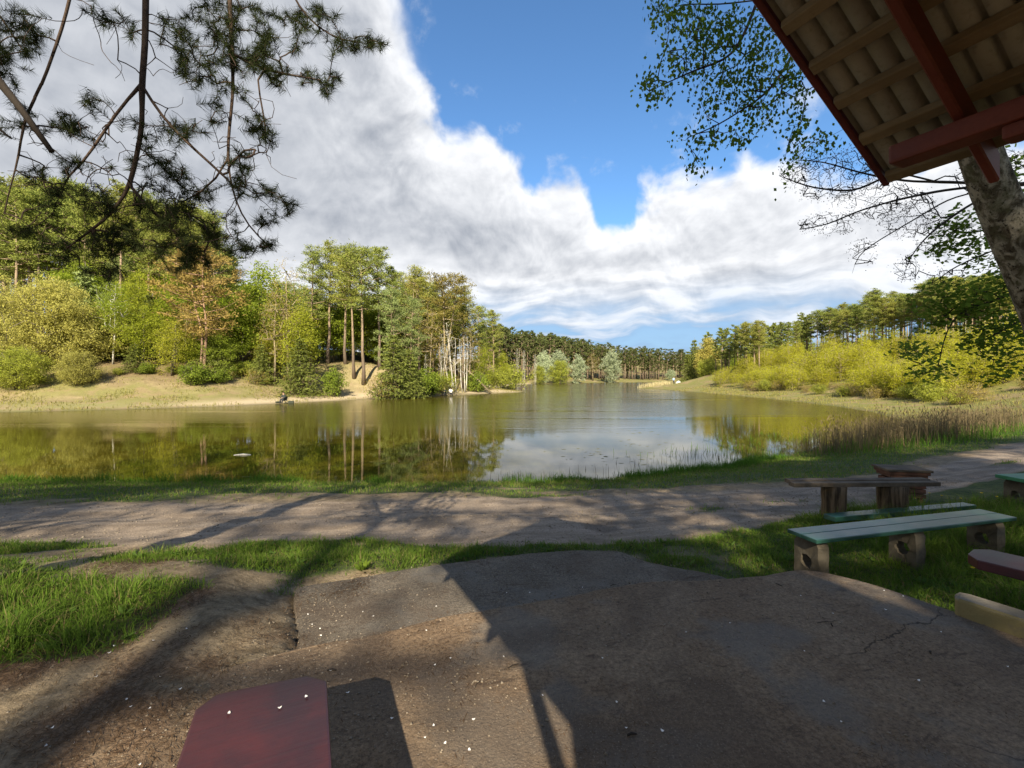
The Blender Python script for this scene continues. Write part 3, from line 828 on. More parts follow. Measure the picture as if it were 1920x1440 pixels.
def plant(meshes, x, y, h_want, h_built, name, label, cat, group=None, rz=None, zoff=-.06, sxy=1.0, tilt=(0, 0)):
    """stand a tree (its trunk and crown are parts) on the ground at x, y, scaled to its height"""
    s = h_want / h_built
    e = thing(name, label, cat, (x, y, hz(x, y) + zoff), random.random() * 6.28 if rz is None else rz, group)
    e.rotation_euler[0], e.rotation_euler[1] = tilt
    e.scale = (s * sxy, s * sxy, s)
    for nm, me in zip(('trunk', 'crown'), meshes):
        link(nm, me, e)
    return e

def plant_px(meshes, px, top, Y, h_built, name, label, cat, group=None, rz=None, sxy=1.0, tilt=(0, 0)):
    x = (px - 960) / FPX * Y; zt = CAM_Z - (top - 705) / FPX * Y
    return plant(meshes, x, Y, max(.5, zt - hz(x, Y)), h_built, name, label, cat, group, rz, sxy=sxy, tilt=tilt)

PINES = [pine_tree(100 + i, 18, [.40, .5, .55, .42, .6, .48][i], [3.0, 2.7, 3.2, 2.6, 2.8, 3.4][i]) for i in range(6)]
PINES_B = [pine_tree(120 + i, 18, [.25, .3][i], [3.4, 3.1][i], 46, 70, needle=L_pine_blue) for i in range(2)]
PINE_BROWN = pine_tree(131, 14, .30, 4.2, 46, 66, card=(.36, .10), fork=True, needle=L_brown, bark=B_brownpine, topround=.7)
PINE_FORK = pine_tree(137, 16, .62, 3.6, 34, 66, fork=True, needle=L_olivebrown, bark=B_tan)
PINES_FAR = [pine_tree(140 + i, 18, [.40, .34, .46, .38, .5][i], [2.4, 2.7, 2.1, 2.6, 2.3][i], 24, 26, card=(.56, .20), k=5, needle=L_pine_far) for i in range(5)]
LEAFY = {
 'bright': [leafy_tree(200, 12, 3.3, .12, 170, 46, (.26, .16), .42, mat=L_bright), leafy_tree(201, 12, 2.6, .08, 150, 44, (.26, .16), .4, mat=L_bright)],
 'mid': [leafy_tree(210, 12, 3.0, .10, 170, 42, (.24, .13), .42, mat=L_mid), leafy_tree(211, 12, 2.4, .15, 150, 40, (.24, .13), .4, mat=L_mid), leafy_tree(212, 12, 2.7, .05, 150, 40, (.22, .12), .45, mat=L_mid, stems=3)],
 'willow': [leafy_tree(220, 10, 5.2, .04, 420, 80, (.26, .10), .42, mat=L_willow, stems=5, shape=.3, stemlean=.7), leafy_tree(221, 6, 3.8, .02, 300, 72, (.22, .09), .36, mat=L_willow_g, stems=6, shape=.2, stemlean=.9), leafy_tree(222, 6, 3.2, .02, 280, 72, (.22, .09), .34, mat=L_willow, stems=5, shape=.3, stemlean=.8)],
 'pale': [leafy_tree(230, 13, 4.2, .05, 190, 34, (.55, .24), .55, mat=L_pale, shape=.6), leafy_tree(231, 13, 5.5, .03, 220, 34, (.5, .22), .6, mat=L_willow_g, stems=4, shape=.3), leafy_tree(232, 13, 3.6, .05, 170, 34, (.55, .24), .5, mat=L_pale, shape=.8)],
 'yellow': [leafy_tree(240, 12, 3.6, .02, 200, 40, (.40, .18), .45, mat=L_yellow, shape=.9), leafy_tree(241, 7, 5.0, .02, 230, 36, (.36, .14), .5, mat=L_willow_g, stems=5, shape=.2)],
 'brown': [leafy_tree(250, 13, 2.6, .12, 220, 12, (.16, .06), .38, mat=L_bud, bark=B_tan, rtip=.014), leafy_tree(251, 13, 2.2, .18, 200, 12, (.16, .06), .36, mat=L_bud, bark=B_tan, rtip=.014)],
 'birch': [leafy_tree(260, 11, 2.0, .30, 150, 34, (.17, .11), .36, mat=L_bright, bark=B_white, shape=.7), leafy_tree(261, 11, 2.2, .25, 150, 24, (.17, .10), .38, mat=L_mid, bark=B_white, shape=.7)],
 'sap': [leafy_tree(270 + i, 6, [1.9, 1.6, 2.1, 1.7, 2.3, 1.5][i], .05, 130, 24, (.17, .075), .30, mat=L_sap, bark=B_tan, stems=[3, 2, 4, 1, 3, 1][i], shape=.15, rtip=.010, stemlean=.3) for i in range(6)],
 'bush': [leafy_tree(280, 2.2, 1.25, .02, 110, 36, (.15, .08), .17, mat=L_shrub, stems=5, shape=.2, stemlean=.8, rtip=.008), leafy_tree(281, 2.2, 1.6, .02, 120, 30, (.15, .07), .2, mat=L_willow_g, stems=5, shape=.2, stemlean=.9, rtip=.008), leafy_tree(282, 2.2, 1.5, .02, 110, 14, (.12, .05), .22, mat=L_bud, bark=B_tan, stems=6, shape=.1, stemlean=.9, rtip=.008)],
}
SPRUCE = [spruce_tree(300, 7, 2.9, 40), spruce_tree(301, 7, 2.2, 34, L_pine_blue), spruce_tree(302, 7, 2.6, 38, L_spruce)]
BAREB = [bare_birch(310, 9, 5), bare_birch(311, 9, 3), bare_birch(312, 9, 2)]

# ------------------------------------------------------------------ left bank
Wl = LEAFY['willow']; Br = LEAFY['bright']; Md = LEAFY['mid']; Bn = LEAFY['brown']; Bi = LEAFY['birch']; Bu = LEAFY['bush']
plant_px(Wl[0], 85, 515, 51, 10, 'willow_tree', 'tall round olive-yellow willow tree at far left of the opposite shore', 'tree', rz=.3, sxy=.95)
plant_px(Wl[0], -35, 520, 54, 10, 'willow_tree', 'olive-yellow willow cut off by the left edge of the picture', 'tree', rz=2.2)
plant_px(Wl[1], 30, 650, 45, 6, 'willow_shrub', 'pale green willow bush at the waterline under the leftmost willow tree', 'shrub', rz=1.)
plant_px(Wl[2], 145, 655, 46.5, 6, 'willow_shrub', 'yellowish willow bush beside the shaded leftmost strip of shore', 'shrub', rz=3.2, sxy=.85)
plant_px(Wl[2], 170, 570, 53, 6, 'willow_shrub', 'tall yellowish willow bush right behind the leftmost waterside bushes', 'shrub', rz=5.)
plant_px(Wl[1], -60, 640, 46, 6, 'willow_shrub', 'green willow bush at the very left edge of the shore', 'shrub', rz=4.)
plant_px(Bi[0], 212, 520, 53, 11, 'birch_tree', 'fresh green birch with a thin white trunk right of the yellow willows', 'tree', rz=.5)
plant_px(Bi[0], 185, 560, 56, 11, 'birch_tree', 'smaller fresh green birch half hidden behind the yellow willows', 'tree', rz=2.6)
plant_px(Md[0], 262, 505, 58, 12, 'broadleaf_tree', 'mid-green broadleaf tree right of the white-trunked birch', 'tree', rz=1.)
plant_px(Md[1], 305, 545, 57, 12, 'broadleaf_tree', 'slim yellow-green tree just left of the rust-coloured pine', 'tree', rz=2.)
plant_px(Br[1], 335, 500, 63, 12, 'beech_tree', 'bright green beech half hidden behind the rust-coloured pine', 'tree', rz=4.)
plant_px(Md[2], 235, 600, 55, 12, 'broadleaf_tree', 'low green tree filling the gap right of the birch trunk', 'tree', rz=.2)
plant_px(PINE_BROWN, 385, 470, 54, 14, 'rusty_pine', 'rust-brown pine with a double reddish trunk on the left bank', 'tree', rz=2.9)
plant_px(Br[0], 497, 488, 62, 12, 'beech_tree', 'bright lime-green beech right of the rust-coloured pine', 'tree', rz=.7)
plant_px(Br[1], 455, 540, 60, 12, 'beech_tree', 'smaller lime-green beech touching the rust-coloured pine', 'tree', rz=1.9)
plant_px(Bn[0], 540, 478, 60, 13, 'bare_larch', 'thin brownish half-bare tree between the lime beech and tall pines', 'tree', rz=.3)
plant_px(Bn[1], 515, 520, 58, 13, 'bare_larch', 'short brownish half-bare tree in front of the lime beech', 'tree', rz=2.3)
plant_px(Md[1], 560, 560, 58, 12, 'broadleaf_tree', 'yellow-green tree below the first of the tall pines', 'tree', rz=3.)
plant_px(PINES[0], 583, 470, 68, 18, 'pine_tree', 'leftmost of the tall green pines above the sandy scar', 'tree', rz=.1)
plant_px(PINES[5], 615, 460, 70, 18, 'pine_tree', 'tallest broad pine above the sandy scar of the left bank', 'tree', rz=1.2)
plant_px(PINES[2], 648, 466, 70, 18, 'pine_tree', 'tall pine with open crown next to the tallest broad pine', 'tree', rz=2.1)
plant_px(PINES[4], 664, 480, 66, 18, 'pine_tree', 'tall pine with bare sunlit trunk, left of the trunk pair', 'tree', rz=3.3, tilt=(0, .03))
plant_px(PINES[2], 682, 470, 65, 18, 'pine_tree', 'tall pine with bare sunlit trunk, right of the trunk pair', 'tree', rz=4.4, tilt=(0, .02))
plant_px(PINES[1], 712, 468, 70, 18, 'pine_tree', 'tall dense pine right of the two bare sunlit trunks', 'tree', rz=5.1)
plant_px(PINES[3], 738, 505, 72, 18, 'pine_tree', 'lower pine where the tall pine row starts to fall away', 'tree', rz=.8)
plant_px(PINES_B[0], 735, 545, 64, 18, 'pine_tree', 'grey-green young pine branched to the ground right of the scar', 'tree', rz=2.8)
plant_px(PINES_B[1], 770, 560, 66, 18, 'pine_tree', 'bluish young pine right of the grey-green one', 'tree', rz=.9)
plant_px(PINES[0], 785, 508, 76, 18, 'pine_tree', 'rounded pine top standing alone between tall row and forked pine', 'tree', rz=4.)
plant_px(Bn[0], 770, 500, 74, 13, 'bare_larch', 'bare thin crown poking above the pines left of the forked pine', 'tree', rz=4.2)
plant_px(PINE_FORK, 835, 520, 74, 16, 'forked_pine', 'brownish pine with a pale forked trunk near the end of the bank', 'tree', rz=.2)
plant_px(Bn[1], 805, 560, 70, 13, 'bare_larch', 'brownish half-bare tree left of the forked pine', 'tree', rz=1.2)
plant_px(PINES[5], 868, 542, 80, 18, 'pine_tree', 'dark pine directly right of the forked pine', 'tree', rz=1.7)
plant_px(PINES[1], 897, 575, 86, 18, 'pine_tree', 'pine at the falling end of the left treeline', 'tree', rz=2.7)
plant_px(PINES[3], 925, 585, 92, 18, 'pine_tree', 'last pointed pine before the far forest opens', 'tree', rz=.7)
plant_px(Bn[0], 880, 600, 78, 13, 'bare_larch', 'brown bare tree below the end of the left treeline', 'tree', rz=3.7)
plant_px(Md[2], 905, 640, 82, 12, 'broadleaf_tree', 'yellow-green tree at the foot of the left treeline end', 'tree', rz=2.7)
plant_px(Md[1], 940, 655, 95, 12, 'broadleaf_tree', 'yellow-green low tree beside the grassy spit', 'tree', rz=2.1)
plant_px(BAREB[0], 848, 605, 73, 9, 'bare_birch', 'clump of white leafless birch stems at the right end of the bank', 'tree', rz=.4)
plant_px(BAREB[1], 870, 620, 75, 9, 'bare_birch', 'white leafless birch leaning right beside the birch clump', 'tree', rz=1.4, tilt=(0, .12))
plant_px(BAREB[2], 795, 650, 69, 9, 'bare_birch', 'small white leafless birch left of the birch clump', 'tree', rz=2.4)
plant_px(BAREB[1], 828, 640, 72, 9, 'bare_birch', 'pale leafless birch just left of the birch clump', 'tree', rz=5.4)
plant_px(SPRUCE[0], 562, 628, 56, 7, 'spruce_tree', 'dense dark green spruce low on the slope left of the scar', 'tree', rz=.3)
plant_px(SPRUCE[2], 490, 640, 57, 7, 'spruce_tree', 'dark small conifer left of the dense low spruce', 'tree', rz=1.3)
plant_px(SPRUCE[2], 738, 620, 60, 7, 'spruce_tree', 'dark conifer at the right foot of the sandy scar', 'tree', rz=2.3)
plant_px(SPRUCE[0], 768, 650, 61, 7, 'spruce_tree', 'low dark conifer right of the sandy scar', 'tree', rz=3.)
plant_px(SPRUCE[1], 260, 580, 61, 7, 'spruce_tree', 'bluish conifer among the green trees left of the rusty pine', 'tree', rz=3.)
plant_px(SPRUCE[1], 160, 490, 66, 7, 'spruce_tree', 'tall bluish conifer behind the yellow willows', 'tree', rz=.5)
plant_px(Bu[0], 363, 678, 51, 2.2, 'juniper_bush', 'round bright green bush at the foot of the rusty pine', 'bush', rz=.5)
plant_px(Bu[0], 625, 690, 58, 2.2, 'juniper_bush', 'tiny upright green bush on the sandy scar', 'bush', rz=1.5, sxy=.7)
plant_px(Bu[1], 328, 690, 53, 2.2, 'low_bush', 'pale low bush left of the round bright green bush', 'bush', rz=2.5)
plant_px(Bu[2], 300, 695, 52, 2.2, 'low_bush', 'brownish bare bush at the shaded foot of the trees', 'bush', rz=.5)
plant_px(Bu[2], 480, 690, 56, 2.2, 'low_bush', 'brownish bare bush on the slope right of the rusty pine', 'bush', rz=3.5)
plant_px(Bu[0], 800, 690, 66, 2.2, 'juniper_bush', 'green bush at the foot of the slope above the right anglers', 'bush', rz=4.)
plant_px(Bu[0], 782, 697, 64, 2.2, 'juniper_bush', 'dark green bush left of the one above the right anglers', 'bush', rz=5.)
plant_px(Bu[1], 826, 697, 69, 2.2, 'low_bush', 'pale bush at the foot of the leafless birch clump', 'bush', rz=.9)
plant_px(Bu[0], 893, 695, 78, 2.2, 'juniper_bush', 'green bush beside the fallen trunk', 'bush', rz=.9)
plant_px(Bu[1], 925, 690, 88, 2.2, 'low_bush', 'yellow-green bush at the root of the grassy spit', 'bush', rz=.2)
plant_px(Bu[1], 955, 683, 103, 2.2, 'low_bush', 'yellow-green bush behind the grassy spit', 'bush', rz=1.2)
plant_px(Bu[2], 715, 700, 60, 2.2, 'low_bush', 'grey bare bush at the right edge of the sandy scar', 'bush', rz=1.2)
# fallen trunk
ft = MB(); a_ = at(872, 690, 77); b_ = at(921, 716, 77); b_[2] = hz(b_[0], b_[1]) + .12
add_tube(ft, [a_, (a_ + b_) / 2 + np.array([0, 0, .12]), b_], [.10, .14, .18], 7)
fo = link('fallen_trunk', ft.mesh('fallen_trunk', B_tan, True)); tag(fo, 'pale fallen trunk slanting down to the water near the spit', 'log')

# the wood behind: pines and undergrowth on the rising ground, alike and standing close
rs = np.random.default_rng(77)
deep = []
prof = ([-80, 0, 60, 120, 180, 240, 300, 360, 420, 480, 560, 650, 740, 800, 860, 920, 960], [350, 345, 330, 332, 335, 350, 368, 395, 420, 520, 500, 490, 530, 540, 560, 600, 640])
for i in range(95):
    px = rs.uniform(-80, 930) if i > 36 else -70 + i * 14 + rs.normal() * 5
    Y = rs.uniform(74, 112) if i > 36 else rs.uniform(70, 88)
    top = np.interp(px, *prof) + rs.uniform(-10, 60) + (0 if i <= 36 else 20)
    x = (px - 960) / FPX * Y
    if shore(x, Y) < 9: continue
    me = PINES[int(rs.integers(6))]
    zt = CAM_Z - (top - 705) / FPX * Y; g = hz(x, Y); hh = float(np.clip(zt - g, 9, 27))
    plant(me, x, Y, hh, 18, 'pine_tree', 'tall pine deep in the crowded wood behind the left bank', 'tree', 'pines of the wood behind the left bank', sxy=.8 + .2 * 18 / hh)
for i in range(80):
    px = rs.uniform(170, 900); dd = rs.uniform(11, 27)
    x, Y = walk_in(px, dd, 36, 100)
    if 590 < px < 720 and dd < 17: continue
    k = int(rs.integers(8)); me = [Br[0], Md[0], Md[1], Md[2], Br[1], Bn[0], Md[0], SPRUCE[2]][k]
    plant(me, x, Y, rs.uniform(3.2, 8.5), 12 if k < 7 else 7, 'undergrowth_tree', 'young leafy tree in the undergrowth between the left bank pines', 'tree', 'undergrowth between the left bank pines', sxy=1.35)
for i in range(78):
    px = 150 + i * 10.2 + rs.normal() * 6; Y = rs.uniform(72, 90); x = (px - 960) / FPX * Y
    if shore(x, Y) < 11: continue
    top = np.interp(px, [150, 300, 470, 560, 640, 720, 800, 860, 930], [470, 480, 540, 552, 558, 560, 572, 592, 630]) + rs.uniform(-16, 22); zt = CAM_Z - (top - 705) / FPX * Y
    k = int(rs.integers(6)); me = [Br[0], Md[0], Md[2], PINES_B[0], PINES_B[1], Br[1]][k]; hb = 18 if k in (3, 4) else 12; hh = float(np.clip(zt - hz(x, Y), 4, 14))
    plant(me, x, Y, hh, hb, 'background_tree', 'leafy tree filling the wood behind the tall pine trunks', 'tree', 'trees behind the tall pine trunks', sxy=1.25)
for i in range(34):
    px = rs.uniform(150, 900); dd = rs.uniform(9, 13)
    if 570 < px < 735: continue
    x, Y = walk_in(px, dd, 36, 100)
    plant(Bu[i % 3], x, Y, rs.uniform(.8, 1.9), 2.2, 'low_bush', 'low bush along the foot of the left wooded bank', 'bush', 'bushes along the foot of the left bank', sxy=1.2)

for i in range(22):
    px = 745 + i * 9 + rs.normal() * 4; Y = rs.uniform(78, 98); x = (px - 960) / FPX * Y
    if shore(x, Y) < 8: continue
    top = np.interp(px, [740, 790, 840, 880, 940], [508, 522, 540, 556, 596]) + rs.uniform(0, 34); zt = CAM_Z - (top - 705) / FPX * Y; hh = float(np.clip(zt - hz(x, Y), 6, 20))
    plant([PINES[0], PINES_B[1], PINES[3], PINES_B[0], PINES[5]][i % 5], x, Y, hh, 18, 'sloping_row_pine', 'pine in the dense row falling away towards the lake head', 'tree', 'pines falling away towards the lake head', sxy=1.1)

# ------------------------------------------------------------------ right bank
plant_px(SPRUCE[2], 1302, 632, 126, 7, 'dark_conifer', 'dark conifer at the left end of the right bank, behind the yellow tree', 'tree', rz=.2, sxy=.62)
plant_px(SPRUCE[0], 1290, 655, 122, 7, 'dark_conifer', 'lower dark conifer overhanging the water at the right headland', 'tree', rz=1.2, sxy=.7)
plant_px(LEAFY['yellow'][0], 1328, 632, 116, 12, 'yellow_tree', 'pointed golden-yellow tree on the right headland', 'tree', rz=.2, sxy=.9)
plant_px(LEAFY['yellow'][1], 1330, 672, 112, 7, 'willow_shrub', 'wide pale green willow skirt below the golden-yellow tree', 'shrub', rz=.2, sxy=.9)
plant_px(LEAFY['yellow'][1], 1375, 690, 104, 7, 'willow_shrub', 'olive willow bush right of the golden-yellow tree', 'shrub', rz=2.2)
plant_px(LEAFY['mid'][0], 1425, 645, 103, 12, 'broadleaf_tree', 'yellow-green rounded tree rising from the left end of the thicket', 'tree', rz=2.2, sxy=1.1)
plant_px(Br[1], 1378, 665, 110, 12, 'broadleaf_tree', 'fresh green tree right behind the golden-yellow tree', 'tree', rz=1.2)
plant_px(Br[0], 1720, 600, 72, 12, 'beech_tree', 'fresh green tree at the top edge of the thicket near the birch', 'tree', rz=.9, sxy=.8)
plant_px(SPRUCE[2], 1672, 718, 66, 7, 'dark_conifer', 'small dark pine bush at the foot of the thicket', 'bush', rz=.9, sxy=1.3)
plant_px(SPRUCE[1], 1885, 728, 50, 7, 'dark_conifer', 'small green conifer on the grass at the far right', 'bush', rz=.9, sxy=1.2)
for i in range(190):
    px = rs.uniform(1340, 2010); f = rs.random()
    dd = rs.uniform(7, 27) if i % 3 else rs.uniform(6, 10)
    x, Y = walk_in(px, dd, 40, 125, 30)
    hh = rs.uniform(3.6, 5.2) * (1.0 if dd > 10 else .75)
    plant(LEAFY['sap'][i % 6], x, Y, hh, 6, 'sapling', 'yellow-green budding sapling in the thicket on the right bank', 'tree', 'saplings of the thicket on the right bank', sxy=1.15)
for i in range(26):
    px = rs.uniform(1400, 2000); dd = rs.uniform(4.8, 7)
    x, Y = walk_in(px, dd, 36, 125, 30)
    plant(Bu[2] if i % 3 else Bu[1], x, Y, rs.uniform(.9, 2.0), 2.2, 'low_bush', 'low brownish bush along the foot of the right thicket', 'bush', 'bushes along the foot of the right thicket')
rprof = ([1300, 1350, 1400, 1450, 1500, 1560, 1600, 1640, 1670, 1700, 1750, 1800, 1850, 1920, 2050], [640, 624, 614, 600, 592, 580, 574, 548, 556, 556, 532, 528, 520, 512, 500])
for i in range(150):
    px = 1310 + i * 6.6 + rs.normal() * 5 if i < 100 else rs.uniform(1315, 1960)
    dd = rs.uniform(24, 34) if i < 100 else rs.uniform(30, 56)
    x, Y = walk_in(px, dd * (.55 if px < 1430 else 1), 60, 190, 34)
    top = np.interp(px, *rprof) + rs.uniform(-10, 24) + (0 if i < 100 else 6); g = hz(x, Y); zt = CAM_Z - (top - 705) / FPX * Y
    hh = float(np.clip(zt - g, 8, 24))
    plant(PINES_FAR[i % 5] if Y > 92 else PINES[[1, 2, 4, 3][i % 4]], x, Y, hh, 18, 'pine_tree', 'tall slender pine in the row along the right hillside', 'tree', 'pines along the right hillside', sxy=.70 + .25 * 18 / hh)
for i in range(60):
    px = 1330 + i * 11.0 + rs.normal() * 6; x, Y = walk_in(px, rs.uniform(46, 62), 60, 200, 34)
    top = np.interp(px, *rprof) + rs.uniform(22, 52); zt = CAM_Z - (top - 705) / FPX * Y
    plant(PINES_B[i % 2], x, Y, float(np.clip(zt - hz(x, Y), 5, 16)), 18, 'background_tree', 'low-branched pine filling the right hillside behind the tall trunks', 'tree', 'trees filling the right hillside', sxy=1.5)
for px, top, Y in ((1786, 545, 84), (1810, 560, 80), (1840, 555, 82), (1868, 560, 78), (1890, 565, 80)):
    plant_px(BAREB[2], px, top, Y, 9, 'bare_birch', 'white-stemmed birch among the pines behind the leaning birch', 'tree', 'white birches on the right hillside', sxy=.6)

# ------------------------------------------------------------------ head of the lake
Pa = LEAFY['pale']
plant_px(Pa[0], 1020, 658, 178, 13, 'pale_willow', 'pale silvery willow, leftmost of those at the head of the lake', 'tree', rz=.1, sxy=.8)
plant_px(Pa[0], 1048, 656, 182, 13, 'pale_willow', 'tall pale silvery willow left of centre at the lake head', 'tree', rz=1.1, sxy=.9)
plant_px(Pa[1], 1050, 674, 176, 13, 'olive_willow', 'wide olive willow in front of the silvery willow pair', 'tree', rz=1.1)
plant_px(Pa[1], 1012, 685, 170, 13, 'olive_willow', 'low olive willow left of the silvery willow pair', 'tree', rz=2.1)
plant_px(Pa[2], 1085, 664, 186, 13, 'pale_willow', 'narrow pale silvery willow between the two larger ones', 'tree', rz=3.1, sxy=.85)
plant_px(Pa[0], 1146, 655, 205, 13, 'pale_willow', 'bright silvery willow standing alone, brightest at the lake head', 'tree', rz=4.1, sxy=.85)
plant_px(Bn[1], 1112, 655, 212, 13, 'bare_larch', 'brown bare tree left of the lone silvery willow', 'tree', rz=4.1, sxy=1.5)
plant_px(Pa[2], 1257, 692, 236, 13, 'pale_willow', 'small pale willow near the right end of the far shore', 'tree', rz=4.1, sxy=1.4)
for px, top, Y in ((970, 648, 160), (983, 652, 163), (1004, 660, 168)):
    plant_px(BAREB[1], px, top, Y, 9, 'bare_birch', 'white leafless birch on the far shore behind the spit', 'tree', 'white birches on the far shore', sxy=.55)
fprof = ([930, 960, 1000, 1050, 1100, 1150, 1200, 1250, 1290, 1330], [612, 622, 628, 634, 642, 650, 655, 658, 660, 655])
LOWP = [pine_tree(160 + i, 18, [.34, .28, .42, .32][i], [2.3, 2.5, 2.0, 2.4][i], 22, 11, card=(.85, .36), k=4, pads=2, topround=.9) for i in range(4)]
def mesh_arrays(me):
    v = np.zeros(len(me.vertices) * 3, np.float32); me.vertices.foreach_get('co', v)
    f4, f3 = [], []
    for p in me.polygons: (f4 if p.loop_total == 4 else f3).append(tuple(p.vertices))
    return v.reshape(-1, 3), np.array(f4, int).reshape(-1, 4), np.array(f3, int).reshape(-1, 3)
LOWA = [[mesh_arrays(m_) for m_ in pr_] for pr_ in LOWP]
for pr_ in LOWP:
    for m_ in pr_: bpy.data.meshes.remove(m_)
tr_mb, cr_mb = MB(), MB()
for i in range(430):
    px = 900 + i * 2.0 + rs.normal() * 3 if i < 235 else rs.uniform(900, 1400)
    dd = rs.uniform(10, 22) if i < 235 else rs.uniform(20, 75)
    x, Y = walk_in(px, dd, 165, 460, st=2.0)
    top = np.interp(px, *fprof) + rs.uniform(-5, 12); g = hz(x, Y); zt = CAM_Z - (top - 705) / FPX * Y
    hh = float(np.clip(zt - g, 8, 24)); s_ = hh / 18; sx = s_ * (.8 + .25 * 18 / hh); a_ = rs.random() * 6.28; ca, sa = math.cos(a_), math.sin(a_)
    for (v, f4, f3), mb_ in zip(LOWA[i % 4], (tr_mb, cr_mb)):
        w = np.stack([(v[:, 0] * ca - v[:, 1] * sa) * sx + x, (v[:, 0] * sa + v[:, 1] * ca) * sx + Y, v[:, 2] * s_ + g - .1], -1); n0 = mb_.n
        mb_.add(w, f4)
        if len(f3): mb_.f3.append(f3 + n0)
ff = thing('far_forest', 'even pine forest across the head of the lake', 'forest', (0, 0, 0)); ff['kind'] = 'stuff'
for nm, mb_, mt in (('trunk', tr_mb, B_pine), ('crown', cr_mb, L_forest)):
    o_ = link(nm, mb_.mesh(nm, mt), ff, kind='stuff')

# ------------------------------------------------------------------ shelter
def paint(name, c, c2, wear=(.10, .075, .05), rough=.55, amount=.25, scale=5.0, spec=.35, grain=(14., .6, 14.)):
    """old paint on boards: faded, scuffed, grain telegraphing through"""
    m, t, out = newmat(name)
    o = coord(t, 'Object'); x, y, z = sep(t, o)
    n1 = noise(t, o, scale, 5, .6); gr = noise(t, xyz(t, x * grain[0], y * grain[1], z * grain[2]), 3.0, 5, .6, .6)
    n3 = noise(t, o, 28.0, 4, .7)
    cc = mixc(t, n1.step(.35, .68), c, c2)
    cc = scalec(t, cc, gr * .5 + .75)
    cc = mixc(t, (n3 * .6 + n1 * .4).step(.60, .70) * amount * 2.2, cc, wear)
    principled(t, out, cc, n1 * .25 + rough - .1, bump(t, gr * .7 + n3 * .3, .35, .006), spec)
    return m
M_red = paint('red_brown_paint', (.115, .026, .017), (.160, .040, .025), (.06, .03, .02), .6, .18, grain=(1.2, 22., 22.))
M_fascia = paint('maroon_fascia_paint', (.075, .014, .012), (.110, .022, .018), (.05, .02, .015), .55, .15)
M_batten = paint('bare_pine_board', (.150, .112, .060), (.215, .165, .095), (.08, .055, .03), .8, .2, grain=(22., 1.2, 22.))
def sheet_material():
    m, t, out = newmat('roof_sheet_underside')
    o = coord(t, 'Object'); n = noise(t, o, 3.0, 5, .6); n2 = noise(t, o, 40.0, 4, .7)
    c = mixc(t, n.step(.3, .7), (.25, .24, .195), (.33, .315, .26)); c = mixc(t, n2.step(.5, .7) * .4, c, (.16, .145, .11))
    principled(t, out, c, .75, bump(t, n2, .2, .004), .25)
    return m
M_sheet = sheet_material()

# directions of the shelter: g along the ridge towards the lake, e down the lakeward-right slope (in plan)
gdir = unit(np.array((-.44, .90, 0.))); edir = np.array((gdir[1], -gdir[0], 0.))
PITCH = R(30)
corner = np.array((1.44, 1.77, CAM_Z + .75))        # the low right corner at the gable
half = 1.30
sh = thing('picnic_shelter', 'open picnic shelter with maroon verge boards, red beams and sheet roof, upper right', 'shelter', (0, 0, 0))
sh.location = (corner[0] - edir[0] * half, corner[1] - edir[1] * half, 1.40)
Mrot = np.stack([edir, gdir, np.array((0, 0, 1.))], 1)          # local x = e, y = g
sh.rotation_euler = (0, 0, math.atan2(edir[1], edir[0]))
ez = corner[2] - 1.40; rise = half * math.tan(PITCH); LB = 4.6     # eave height, roof rise, length of the roof behind the gable
def on_roof(side, s, y, dn=0.0):
    """s: 0 at the ridge .. 1 at the eave, y back from the gable, dn below the sheet"""
    return np.array((side * half * s, y, ez + rise * (1 - s) - dn))
def slope_box(side, s0, s1, y0, y1, d0, d1):
    """a board lying in the roof slope"""
    V = [on_roof(side, s, y, dn) for dn in (d1, d0) for (s, y) in ((s0, y0), (s1, y0), (s1, y1), (s0, y1))]
    return np.array(V), [(0, 1, 2, 3), (7, 6, 5, 4), (0, 4, 5, 1), (1, 5, 6, 2), (2, 6, 7, 3), (3, 7, 4, 0)]
